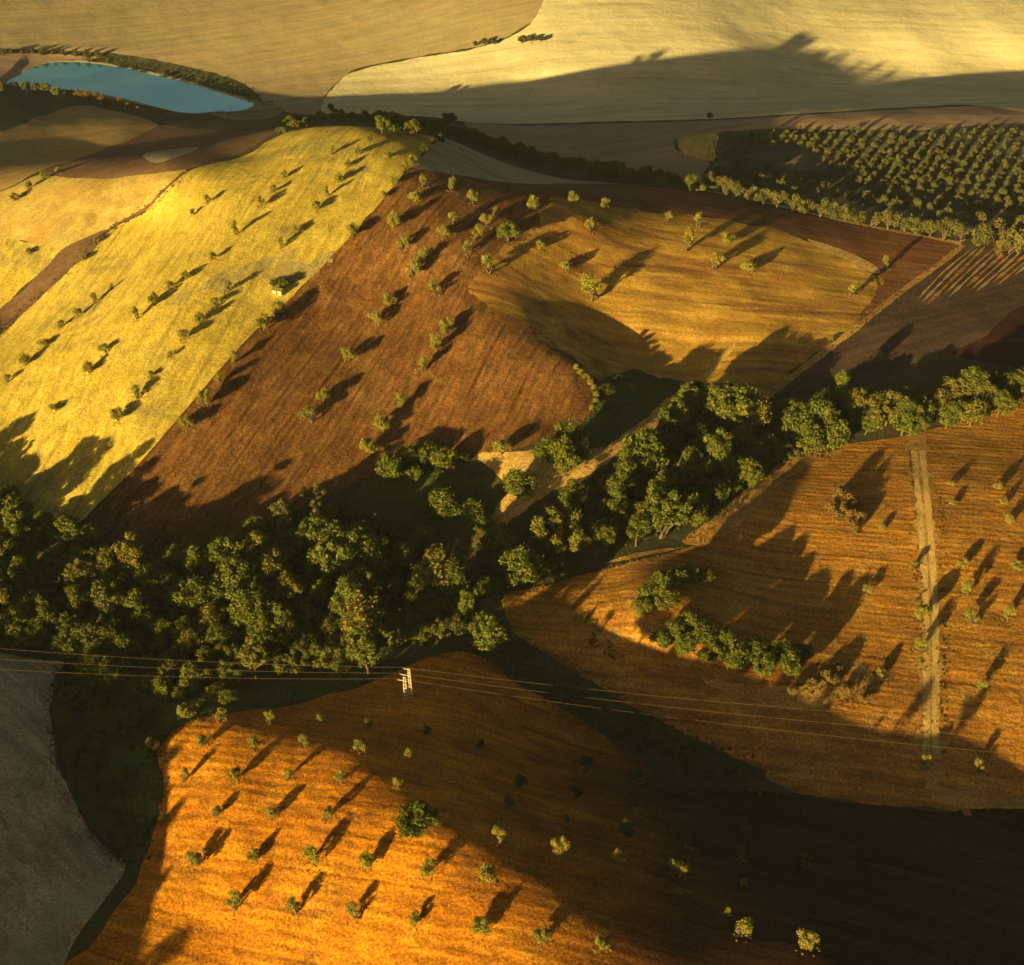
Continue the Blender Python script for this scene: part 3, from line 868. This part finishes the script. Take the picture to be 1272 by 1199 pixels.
cluster('olive_tree', 'olive', T('622 1037 20  695 1051 19  768 1064 17  838 1075 17  851 1081 14  922 1149 22  1002 1165 24 843 1104 8 925 1094 9 902 1131 9'),
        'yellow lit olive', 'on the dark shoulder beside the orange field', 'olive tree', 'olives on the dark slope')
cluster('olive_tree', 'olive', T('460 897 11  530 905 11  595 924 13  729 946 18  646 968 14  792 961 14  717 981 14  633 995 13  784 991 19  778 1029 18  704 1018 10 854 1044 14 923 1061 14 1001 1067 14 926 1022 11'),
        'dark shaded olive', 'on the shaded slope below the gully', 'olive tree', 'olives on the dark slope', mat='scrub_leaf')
cluster('olive_tree', 'olive', T('1075 730 13  1143 759 20  1141 799 18  1134 701 12  1200 730 17  1207 766 18  1195 698 12  1217 850 15  1148 946 18  1215 951 14 1250 760 16 1262 700 14 1094 833 12'),
        'small olive', 'beside the wide track in the right field', 'olive tree', 'olives in the right field')
cluster('shrub', 'shrub', T('1239 603 12  1246 622 12  1253 644 12  1183 624 10  1180 600 9  1094 654 10'),
        'pale shrub', 'in the upper right of the right field', 'shrub', 'shrubs in the right field')
cluster('dry_bush', 'dry', T('1040 612 22  1055 622 24  1046 640 24  1030 630 16  1068 640 18 1060 655 16'),
        'orange dry bush', 'in the tangle right of the woods', 'bush', 'dry bushes in the right field', mat='dry_leaf')
cluster('dry_bush', 'dry', T('1010 850 16  1030 842 18  1052 856 16  1040 830 16  1072 866 15  985 858 14'),
        'orange dry bush', 'at the right end of the lower hedge', 'bush', 'dry bushes by the hedge', mat='dry_leaf')
# hedges and clumps
cluster('hedge_bush', 'lowbush', T('797 752 26  806 735 28  822 722 30  840 716 30  858 712 28  876 716 24  828 745 30'),
        'leafy bush', 'in the upper curved hedge of the right field', 'bush', 'bushes of the upper curved hedge', 1.15)
cluster('hedge_bush', 'green', T('822 794 26  840 780 28  856 772 28  850 800 30  872 786 32  884 810 32  900 796 32  915 818 34  934 806 32  948 826 32  965 806 30  980 824 34  996 808 24'),
        'green bush', 'in the lower hedge of the right field', 'bush', 'bushes of the lower hedge', 1.15)
cluster('bush', 'lowbush', T('484 580 34  506 566 30  528 562 32  552 572 34  512 588 26  572 566 20'),
        'bushy tree', 'in the clump at the foot of the ploughed field', 'bush', 'clump under the ploughed field', 1.2)
cluster('bush', 'green', T('682 560 36  706 540 40  718 556 34  700 564 40'),
        'dense green bush', 'in the round clump beside the sandy clearing', 'bush', 'round clump by the clearing', 1.25)
cluster('bush', 'green', T('644 601 38'), 'dark green bush', 'standing alone in the sandy clearing', 'bush', None, 1.2)
cluster('shrub', 'shrub', T('716 455 8  721 461 9  727 467 9  733 474 9  738 481 9  741 489 9  740 498 9  736 506 8'),
        'yellow shrub', 'on the right rim of the ploughed field', 'shrub', 'rim shrubs', 1.0)
cluster('bush', 'lowbush', T('755 483 22 765 470 18 750 505 20'), 'low dark bush', 'in the hollow right of the rim shrubs', 'bush', 'bushes in the hollow', .6, 'scrub_leaf')

# ------------------------------------------------------------------ woodland along the creek: crowns that can be picked out
WOOD = []
def wood(kind, spec, phrase, where, tall=1.0, mat=None, group='trees of the creek woodland'):
    rows = T(spec)
    for x, y, w in rows:
        p0 = ground(x, y)[0]
        WOOD.append(tuple(foot(x, y, kind, w / px_per_m(p0), tall)[:2]) + (w / px_per_m(p0) / 2,))
    cluster('woodland_tree', kind, rows, phrase, where, 'tree', group, tall, mat)
wood('tall', '12 680 34  32 640 30  62 658 24  90 660 26  120 668 24  40 712 28  8 730 30', 'tall sunlit tree', 'at the left end of the woods')
wood('broad', '75 700 36  108 700 38  140 702 40  190 715 38  148 722 36  215 724 32', 'round tree', 'in the woods under the golden slope')
wood('broad', '250 700 40  285 690 40  325 680 42  362 676 38  240 735 40  282 730 40  318 745 44  355 735 42  300 715 40  345 705 40  270 770 36  320 765 42  375 760 34', 'sunlit rounded tree', 'in the woods below the ploughed field')
wood('broad', '395 660 44  420 680 48  448 668 48  465 690 44  410 700 40  450 720 36', 'tawny broad tree', 'at the woods edge by the green verge')
wood('broad', '402 735 30', 'small round olive green tree', 'standing before the dark middle of the woods')
wood('tall', '435 745 34  455 770 40  458 805 34  480 772 26', 'bright tall tree', 'in the column of trees above the pylon')
wood('broad', '550 710 56', 'pale spreading tree', 'alone in the dark woods above the pylon', 1.0)
wood('broad', '530 665 32  500 690 34', 'brownish leaning tree', 'below the green verge', .85)
wood('green', '552 625 44  590 632 34  600 650 26', 'leafy green tree', 'in the group below the sandy clearing', .85)
wood('fan', '698 655 60', 'pale tree with fan of rising limbs', 'under the sandy track', .95)
wood('broad', '622 672 40  650 695 44  665 705 34', 'lit tree', 'beside the fan shaped tree', .95)
wood('green', '690 705 30', 'small bright green bush tree', 'at the foot of the fan shaped tree')
wood('broad', '603 780 38', 'dark tree with white lit top', 'at the head of the gully right of the pylon')
wood('fan', '820 630 58  830 600 44', 'ochre tree with forked limbs', 'in the woods below the sandy track', 1.05)
wood('tall', '790 655 28', 'narrow green tree', 'beside the forked ochre tree', .75, 'green_leaf')
wood('green', '800 560 56  775 575 36', 'bright green dome tree', 'beside the sandy track', 1.25)
wood('tall', '848 495 26  840 515 22', 'tall green tree', 'at the upper end of the sandy track')
wood('broad', '905 500 50  930 510 44  890 495 34', 'large yellow lit tree', 'in the woods by the amber field')
wood('broad', '918 545 30  860 572 34  938 560 26', 'round tree', 'in the dark heart of the right woods')
wood('green', '912 580 34  930 588 30  900 570 24', 'deep green tree', 'on the lower edge of the right woods', 1.4)
wood('green', '990 530 40  1010 520 44  1030 535 40  1020 500 30  1000 545 34', 'green tree', 'in the belt above the orange bank', 1.35)
wood('broad', '1062 500 34  1085 510 38  1100 505 34  1120 515 36  1140 505 34  1075 525 26  1130 525 28', 'mixed green tree', 'in the belt above the wide track', .95)
wood('broad', '1160 494 34  1185 486 36  1200 474 36  1220 492 34  1175 514 28  1205 508 32  1238 500 28', 'pale tipped tree', 'in the clump ending the belt', .85)
wood('broad', '1262 474 32  1275 487 32', 'pale tree', 'cut by the right edge of the belt', .85)
wood('broad', '140 785 44  100 795 40  120 830 40  150 835 36  65 770 30  30 770 34', 'dark blue green tree', 'in the woods beside the grey field', 1.0, 'green_leaf')
wood('tall', '100 745 26 60 760 22', 'dark tall tree', 'in the shaded woods at the left', .9, 'green_leaf')
wood('lowbush', '203 853 28  240 842 30  270 858 22  285 865 20  225 862 18  190 845 24', 'yellow lit bush', 'along the green verge left of the pylon', 1.1)
wood('broad', '795 895 26', 'grey green round bush', 'standing alone in the south gully', .7, 'scrub_leaf')

# trees between the ones above, so that the wood closes
WOOD_PX = P('-120 590 0 598 30 622 70 652 130 692 200 702 260 688 330 662 400 630 440 645 480 665 540 655 600 645 650 660 700 645 770 597 795 562 842 508 880 492 950 515 1000 500 1100 495 1180 476 1330 452 1330 505 1140 526 1040 546 960 586 900 634 850 660 760 684 700 712 640 728 600 760 590 790 540 800 480 822 420 836 330 846 260 856 180 868 110 862 90 830 40 812 -120 800')
wood_poly = ground(*WOOD_PX.T)[:, :2]
EDGES = [-1e9, -150, -118, -92, -70, -48, -26, -6, 16, 40, 70, 105, 1e9]
WHERE = ['beyond the left edge of the woods', 'at the far left of the woods', 'under the golden slope', 'under the left corner of the ploughed field', 'in the woods left of centre',
         'in the thick of the woods', 'in the woods above the pylon', 'below the sandy clearing', 'beside the sandy track', 'in the woods under the amber field',
         'in the belt above the orange bank', 'at the right end of the belt']
sections = list(zip(WHERE, EDGES[:-1], EDGES[1:]))
lo, hi = wood_poly.min(0), wood_poly.max(0)
taken = [np.array(w) for w in WOOD]
fill = []
gap = ground(*P('470 655 560 630 650 640 660 690 600 740 500 735').T)[:, :2]
for _ in range(7000):
    x, y = rng.uniform(lo, hi)
    if poly_sdf(np.array([x]), np.array([y]), wood_poly)[0] > -1.5:
        continue
    if poly_sdf(np.array([x]), np.array([y]), gap)[0] < 0:
        continue
    rr = rng.uniform(1.9, 3.7)
    T_ = np.array(taken)
    if (np.hypot(T_[:, 0] - x, T_[:, 1] - y) < (T_[:, 2] + rr) * .72).any():
        continue
    taken.append(np.array((x, y, rr)))
    fill.append((x, y, rr))
fill.sort(key=lambda f: -f[2])
fill, small = fill[:170], fill[170:]          # the largest stay single trees, the small ones between them read as one mass
cs, rs = [], []
for x, y, rr in small:
    c = crown_points(rng, 14, rr * 2.0, 1.0, rr * 2.5)
    cs.append(c + (x, y, float(height(x, y))))
    rs.append(rng.uniform(.6, 1.2, len(c)))
lv, lf = leaf_quads(rng, np.vstack(cs), np.concatenate(rs), 90, .26)
link('thicket', mesh_from('thicket', lv, lf, 'woodland_leaf', False), kind='stuff', label='low thicket filling the gaps between the trees of the creek woodland')
for sec, a, b in sections:
    rows = sorted(f for f in fill if a <= f[0] < b)
    for i, (x, y, rr) in enumerate(rows):
        kind = random.choice(['broad', 'broad', 'tall', 'lowbush', 'fan', 'green'])
        tree('woodland_tree', kind, (x, y, float(height(x, y))), rr * 2 * random.uniform(1.2, 1.5), f'half hidden tree {sec}, {ordinal(i + 1)} from the left',
             'tree', 'infill trees of the creek woodland', random.uniform(.75, 1.1), random.choice([None, None, None, 'green_leaf', 'green_leaf', 'orchard_leaf']))

cluster('gully_bush', 'lowbush', T('86 862 22  80 890 24  92 925 22  108 945 20  104 975 22  124 995 20  138 1020 18  150 1045 18  120 880 24  140 905 20  165 895 22  150 960 18'),
        'dark leafy bush', 'in the left gully beside the grey field', 'bush', 'bushes of the left gully', .75)
cluster('gully_bush', 'lowbush', T('640 818 18  668 838 20  700 862 18  728 876 20  760 896 20  826 930 18  860 948 20  892 958 18'),
        'dark low bush', 'in the winding south gully', 'bush', 'bushes of the south gully', .6, 'scrub_leaf')
cluster('hedge_shrub', 'shrub', T('2 64 8  14 63 8  27 64 8  40 63 8  53 64 8  66 64 7  80 65 8  94 66 8  108 66 8  122 67 8'),
        'tiny dark shrub', 'in the far hedge left of the pond', 'shrub', 'far hedge', 1.3, 'scrub_leaf')
for i in range(16):                           # unseen scrub added left of view to fray the shadow edge on the orange field
    f = i / 15
    x, y = -222 + 84 * f + random.gauss(0, 4), 112 - 64 * f + random.gauss(0, 4)
    tree('unseen_shrub', 'dry', (x, y, float(height(x, y))), random.uniform(3, 6.5), 'added unseen shrub on the hill left of view, fraying a shadow edge', 'shrub', 'added unseen shrubs left of view', random.uniform(.8, 1.3), 'scrub_leaf')

# ------------------------------------------------------------------ tree line in the far valley, pond trees, orchard
line = smooth(P('345 160 375 152 405 144 440 146 500 153 560 163 600 176 650 190 700 204 770 214 820 220 866 228'), False, 8)
seg = np.concatenate([[0], np.cumsum(np.linalg.norm(np.diff(line, axis=0), axis=1))])
rows = []
for t in np.arange(0, seg[-1], 9.5):
    x, y = np.interp(t, seg, line[:, 0]), np.interp(t, seg, line[:, 1])
    k_ = .62 if x < 470 else 1.0
    rows.append((x + random.gauss(0, 2), y + random.gauss(0, 1.5), random.uniform(12, 19) * k_))
    if random.random() < .45:
        rows.append((x + random.gauss(0, 3), y - random.uniform(4, 8), random.uniform(11, 16) * k_))
cluster('valley_tree', 'broad', rows, 'leafy tree', 'in the winding tree line behind the hill', 'tree', 'tree line in the far valley', .8)
cluster('valley_tree', 'broad', T('557 147 18  882 143 9  411 133 9  602 52 9 614 52 8 648 48 12 660 48 10 672 47 10 590 54 7'), 'isolated dark tree', 'out on the far straw field', 'tree', 'far field trees', .8, 'scrub_leaf')
cluster('pond_tree', 'broad', T('4 108 12  20 107 13  35 107 13  48 108 14  57 109 13  73 114 13 -14 108 13'), 'round dark tree', 'before the left end of the pond', 'tree', 'trees before the pond', .95)
cluster('pond_bush', 'dry', T('86 116 12  98 118 13  108 120 14  119 121 13  129 125 13  140 127 12  150 128 14  160 132 10  172 136 9'), 'dry bush', 'on the near bank of the pond', 'bush', 'bushes before the pond', 1.1)

# orchard: two lines of round trees in front, then rows further back
def orchard_line(spec, n, size, where):
    l = ground(*smooth(P(spec), False, 10).T)
    s = np.concatenate([[0], np.cumsum(np.linalg.norm(np.diff(l[:, :2], axis=0), axis=1))])
    for i in range(n):
        t = s[-1] * i / (n - 1) + random.gauss(0, .5)
        x, y = np.interp(t, s, l[:, 0]), np.interp(t, s, l[:, 1])
        tree('orchard_tree', 'olive', (x, y, float(height(x, y))), random.uniform(.85, 1.1) * size, f'round orchard tree in the {where}, {ordinal(i + 1)} from the left',
             'orchard tree', 'orchard trees', random.uniform(.95, 1.15), 'orchard_leaf')
orchard_line('876 236 920 247 980 261 1040 273 1100 284 1160 295 1192 300', 20, 8.2, 'front row by the russet field')
orchard_line('890 220 940 228 1000 240 1060 252 1120 265 1180 277 1215 282', 19, 7.0, 'second row by the russet field')
cluster('orchard_tree', 'dry', T('1216 292 26  1236 284 26  1252 296 28  1266 282 24  1240 304 20'), 'large bushy tree', 'at the right end of the orchard rows', 'orchard tree', 'golden trees at the orchard corner', 1.5, 'orchard_leaf')
orchard_poly = ground(*P('894 170 960 166 1100 167 1300 162 1300 268 1225 272 1120 256 1000 231 940 219 900 212').T)[:, :2]
base = ground(1000, 240)[0][:2]
ax = ground(1120, 265)[0][:2] - base
ax /= np.linalg.norm(ax)
ay = np.array([-ax[1], ax[0]])
bare = ground(*P('935 182 1000 190 1030 212 960 222 925 205').T)[:, :2]
spots, far_spots = [], []
for rj in range(1, 36):
    row = []
    for ci in range(-40, 52):
        q = base + ax * ci * 5.8 + ay * (rj * 5.7 + 3) + rng.normal(0, .5, 2)
        if poly_sdf(q[:1], q[1:], orchard_poly)[0] > 0 or (poly_sdf(q[:1], q[1:], bare)[0] < 0 and random.random() < .75):
            continue
        d = q[1] * CP + (CAM_Z - height(*q)) * SP
        if abs(q[0] / d * FPX) > PW / 2 + 10 or random.random() < .05:
            continue
        row.append(q)
    spots += [(rj, k, q) for k, q in enumerate(row)]
for n, (rj, k, q) in enumerate(spots):
    if n < 250:
        tree('orchard_tree', 'olive', (q[0], q[1], float(height(*q))), random.uniform(3.4, 4.8), f'orchard tree in the {ordinal(rj)} row behind the front two, {ordinal(k + 1)} from the left',
             'orchard tree', 'orchard trees', random.uniform(.8, 1.15), 'orchard_leaf')
    else:
        far_spots.append(q)
if far_spots:
    q = np.array(far_spots)
    q = np.repeat(q, 5, 0) + rng.normal(0, .75, (len(q) * 5, 2))
    c = np.column_stack([q, height(q[:, 0], q[:, 1]) + rng.uniform(1.0, 2.9, len(q))])
    lv, lf = leaf_quads(rng, c, rng.uniform(.55, 1.0, len(c)), 45, .26)
    link('orchard_rows', mesh_from('orchard_rows', lv, lf, 'orchard_leaf', False), kind='stuff', label='far rows of the orchard that run together in the distance')

# ------------------------------------------------------------------ scrub and undergrowth nobody could count
def scrub(name, label, areas, n, mat, size=(.5, 1.3), leaf=.22, per=26):
    pts = []
    for s in areas:
        poly = ground(*P(s).T)[:, :2]
        lo, hi = poly.min(0), poly.max(0)
        area = abs(np.sum(poly[:, 0] * np.roll(poly[:, 1], -1) - np.roll(poly[:, 0], -1) * poly[:, 1])) / 2
        q = rng.uniform(lo, hi, (n * 3, 2))
        q = q[poly_sdf(q[:, 0], q[:, 1], poly) < 0][:min(n, int(area * .55))]
        q = q[np.sin(q[:, 0] * .37 + np.sin(q[:, 1] * .29) * 2) + np.sin(q[:, 1] * .41) + rng.normal(0, .6, len(q)) > -.6]
        pts.append(q)
    q = np.vstack(pts)
    r = rng.uniform(*size, len(q))
    c = np.column_stack([q, height(q[:, 0], q[:, 1]) + r * .35])
    v, f = leaf_quads(rng, c, r, per, leaf, .7, .4)
    link(name, mesh_from(name, v, f, mat, False), kind='stuff', label=label)
WOOD_FLOOR = ' '.join(f'{x:g} {y:g}' for x, y in WOOD_PX)
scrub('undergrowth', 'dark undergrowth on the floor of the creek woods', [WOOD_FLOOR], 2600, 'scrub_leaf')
scrub('scrub', 'dark scrub filling the left and south gullies and the pond bank',
      ['76 826 130 850 190 878 205 930 205 985 180 1050 152 1074 120 1030 88 985 66 920 64 870',
       '590 795 640 800 700 848 760 882 830 915 900 935 948 962 930 980 880 980 820 950 740 905 670 850 610 815',
       '708 750 722 755 750 790 772 815 760 822 735 800 715 775'], 1500, 'scrub_leaf', (.5, 1.4))
scrub('scrub', 'dark scrub on the far bank behind the pond', ['95 70 140 70 200 78 270 94 315 112 350 132 320 128 280 112 220 97 160 84 110 77'], 700, 'scrub_leaf', (.7, 1.6), .35, 22)
scrub('rough_grass', 'rough tufted green grass on the verges, the hollow and the gullies',
      ['80 828 150 850 200 872 195 930 202 980 185 1045 158 1072 120 1035 90 985 68 920 66 870', '742 470 770 474 840 482 800 520 760 552 735 556 715 532 742 505 748 488',
       '430 625 470 592 560 590 610 600 620 632 560 650 500 652', '150 885 220 872 300 858 400 838 460 830 450 848 380 868 300 882 230 892 190 920 160 925',
       '588 812 645 792 740 850 850 912 944 955 952 970 945 982 850 974 740 906 640 846'], 2600, 'green_leaf', (.18, .6), .17, 14)
scrub('reeds', 'pale green reeds at the right tip of the pond', ['262 138 285 122 318 122 350 135 330 145 290 146'], 260, 'olive_leaf', (.5, 1.0), .3, 18)
scrub('dry_grass', 'tufts of dry orange grass on the banks of the right field',
      ['848 672 890 640 940 596 990 566 1040 550 1052 556 1000 580 960 610 930 640 900 664 870 676', '775 745 790 750 808 772 830 768 838 758 822 784 808 792 792 778',
       '960 850 1000 850 1050 820 1100 815 1110 850 1040 880 980 880'], 420, 'dry_leaf', (.25, .6), .2, 16)

def edge_scrub(name, label, lines, spread, step, mat, size, leaf=.18, per=16):
    pts = []
    for l in lines:
        g = ground(*smooth(P(l), False, 6).T)[:, :2]
        t = np.concatenate([[0], np.cumsum(np.linalg.norm(np.diff(g, axis=0), axis=1))])
        u = rng.uniform(0, t[-1], int(t[-1] / step))
        u = u[np.sin(u * .21) + np.sin(u * .083 + 1) + rng.normal(0, .7, len(u)) > -.7]
        pts.append(np.column_stack([np.interp(u, t, g[:, 0]), np.interp(u, t, g[:, 1])]) + rng.normal(0, spread, (len(u), 2)))
    q = np.vstack(pts)
    r = rng.uniform(*size, len(q))
    v, f = leaf_quads(rng, np.column_stack([q, height(q[:, 0], q[:, 1]) + r * .3]), r, per, leaf, .6, .3)
    link(name, mesh_from(name, v, f, mat, False), kind='stuff', label=label)
edge_scrub('dry_grass', 'tufts of dry grass along the field borders and tracks',
           ['612 652 650 622 700 592 745 570 790 540 830 506 856 484', '625 742 700 722 770 702 850 682', '880 237 960 254 1060 277 1150 294 1196 303', '950 494 1000 456 1060 410 1120 362 1197 304',
            '190 930 230 900 290 885 360 876 430 858 490 835 540 815 588 812', '735 470 740 494 722 525 660 553 600 562', '1128 560 1140 680 1145 800 1146 940', '1168 620 1171 740 1170 860 1170 960',
            '460 592 400 618 330 652 240 682 170 688'], .8, .55, 'dry_leaf', (.15, .5))
edge_scrub('scrub', 'dark scrub along the edges of the gullies and the grey field',
           ['78 826 64 870 66 920 88 990 120 1040 158 1076', '588 812 640 846 690 876 740 906 800 948 850 974 900 985 945 982', '645 792 690 820 740 850 800 885 850 912 900 933 944 955 952 970',
            '200 872 195 930 202 980 185 1045 158 1072', '-20 430 30 384 80 340 130 290 180 260 230 213'], 1.2, .35, 'scrub_leaf', (.25, .95))

ring = np.array(OLIVES)
q = np.repeat(ring[:, :2], 16, 0)
th, rr_ = rng.uniform(0, 2 * pi, len(q)), np.repeat(ring[:, 2], 16) * rng.uniform(.15, .62, len(q))
q = q + np.column_stack([np.cos(th), np.sin(th)]) * rr_[:, None]
r_ = rng.uniform(.15, .42, len(q))
lv, lf = leaf_quads(rng, np.column_stack([q, height(q[:, 0], q[:, 1]) + r_ * .2]), r_, 14, .16, .5, .2)
link('dry_grass', mesh_from('dry_grass', lv, lf, 'straw_tuft', False), kind='stuff', label='straw coloured grass left unploughed around the field olives')

# ------------------------------------------------------------------ farm hut on the golden slope
def box(x0, x1, y0, y1, z0, z1):
    v = np.array([(x, y, z) for z in (z0, z1) for y in (y0, y1) for x in (x0, x1)], float)
    return v, [(0, 2, 3, 1), (4, 5, 7, 6), (0, 1, 5, 4), (1, 3, 7, 5), (3, 2, 6, 7), (2, 0, 4, 6)]

p = ground(346, 364)[0]
hut = link('farm_hut', None, label='tiny ochre farm hut with dark door above the ploughed field corner', category='hut')
hut.location = p
hut.rotation_euler = (0, 0, radians(-20))
hut.scale = (.62, .62, .62)
link('wall', mesh_from('wall', *join([box(-3, -.4, -2, 2, -.6, 2.5), box(.5, 3, -2, 2, -.6, 2.5), box(-.4, .5, -1.7, 2, -.6, 2.5), box(-.4, .5, -2, -1.7, 2.0, 2.5)]), 'plaster', False), hut)
link('door', mesh_from('door', *box(-.38, .48, -1.85, -1.72, -.5, 1.98), 'door_wood', False), hut)
roof_v = np.array([(-3.4, -2.5, 2.42), (3.4, -2.5, 2.42), (3.4, 0, 3.5), (-3.4, 0, 3.5), (3.4, 2.5, 2.42), (-3.4, 2.5, 2.42)])
roof_v = np.vstack([roof_v, roof_v + (0, 0, .16)])
link('roof', mesh_from('roof', roof_v, [(0, 3, 2, 1), (3, 5, 4, 2), (6, 7, 8, 9), (9, 8, 10, 11), (0, 1, 7, 6), (4, 5, 11, 10), (1, 2, 8, 7), (2, 4, 10, 8), (3, 0, 6, 9), (5, 3, 9, 11)], 'roof_tile', False), hut)
gable = np.array([(-3, -2, 2.5), (-3, 2, 2.5), (-3, 0, 3.38), (-2.8, -2, 2.5), (-2.8, 2, 2.5), (-2.8, 0, 3.38)])
for s in (1, -1):
    link('gable', mesh_from('gable', gable * (s, 1, 1), [(0, 1, 2), (3, 5, 4), (0, 3, 4, 1), (1, 4, 5, 2), (2, 5, 3, 0)], 'plaster', False), hut)
cluster('bush', 'green', T('352 350 16  340 351 12'), 'dark bush', 'growing behind the farm hut', 'bush', 'bushes behind the hut', .8)

# ------------------------------------------------------------------ power pylon and wires
p = ground(507, 870)[0]
TOP = 11.5
pylon = link('power_pylon', None, label='pale ladder shaped twin concrete pylon on the dark slope above the orange field', category='pylon')
pylon.location = p
pylon.rotation_euler = (0, 0, radians(-25))
def ladder(cx, cy, h, w, taper, rungs):
    parts = []
    for s in (-1, 1):
        parts.append(tube([(cx + s * w, cy, -.8), (cx + s * w * taper, cy, h)], [.20, .13], 4))
    link('mast', mesh_from('mast', *join(parts), 'concrete', False), pylon)
    for k in range(rungs):
        z = h * (.08 + .9 * k / (rungs - 1))
        ww = w + (w * taper - w) * z / h
        link('rung', mesh_from('rung', *box(cx - ww, cx + ww, cy - .09, cy + .09, z - .12, z + .12), 'concrete', False), pylon)
ladder(.55, .5, TOP, .55, .45, 9)
ladder(-.45, -.4, TOP - 2.6, .55, .5, 7)
for z in (2.5, 5.2, 7.8):
    link('tie_beam', mesh_from('tie_beam', *tube([(-.45, -.4, z), (.55, .5, z)], [.12, .12], 4), 'concrete', False), pylon)
ARMS = [(-.9, .2, TOP - .3), (-1.9, .0, TOP - 2.6), (-2.7, -.2, TOP - 4.8)]
for ax_, ay_, z in ARMS:
    arm = link('crossarm', mesh_from('crossarm', *tube([(ax_, ay_, z), (.9, .5, z)], [.10, .10], 4), 'steel', False), pylon)
    for s in (-1, 1):
        v, f = join([tube([(ax_ + s * .12, ay_, z + .05 + .12 * k), (ax_ + s * .12, ay_, z + .13 + .12 * k)], [.10, .16], 6) for k in range(3)])
        link('insulator', mesh_from('insulator', v, f, 'insulator', False), arm)
ca, sa = cos(radians(-25)), sin(radians(-25))
def wire(k, name_side, px, py, zoff, label):
    ax_, ay_, z = ARMS[k]
    a = np.array([p[0] + ax_ * ca - ay_ * sa, p[1] + ax_ * sa + ay_ * ca, p[2] + z + .42])
    b = on_level(px, py, zoff)
    t = np.linspace(0, 1, 60)
    L = np.linalg.norm(b - a)
    pts = a + (b - a) * t[:, None]
    pts[:, 2] -= 4 * t * (1 - t) * L * .014
    link('power_wire', mesh_from('power_wire', *tube(pts, np.full(60, .024), 5), 'wire', True), label=label, category='wire', group='power wires')
for k, (yl, yr) in enumerate(((798, 905), (812, 925), (826, 946))):
    which = ('top', 'middle', 'bottom')[k]
    wire(k, 'l', -90, yl, 20 - 2.2 * k, f'{which} wire running left from the pylon over the dark woods')
    wire(k, 'r', 1370, yr, 18 - 2.2 * k, f'{which} wire running right from the pylon over the gully')

# ------------------------------------------------------------------ evening haze over the whole valley
hz = bpy.data.materials.new('haze')
hz.use_nodes = True
hz.node_tree.nodes.clear()
vol = hz.node_tree.nodes.new('ShaderNodeVolumePrincipled')
vol.inputs['Color'].default_value = (.72, .84, .96, 1)
vol.inputs['Density'].default_value = .00003
vol.inputs['Anisotropy'].default_value = 0.0
ho = hz.node_tree.nodes.new('ShaderNodeOutputMaterial')
hz.node_tree.links.new(vol.outputs[0], ho.inputs['Volume'])
link('haze', mesh_from('haze', *box(-11000, 11000, -11000, 11500, float(HZ.min()) - 1.5, max(262.0, float(HZ.max()) + 3)), hz, False), kind='stuff', label='thin warm evening haze over the valley')
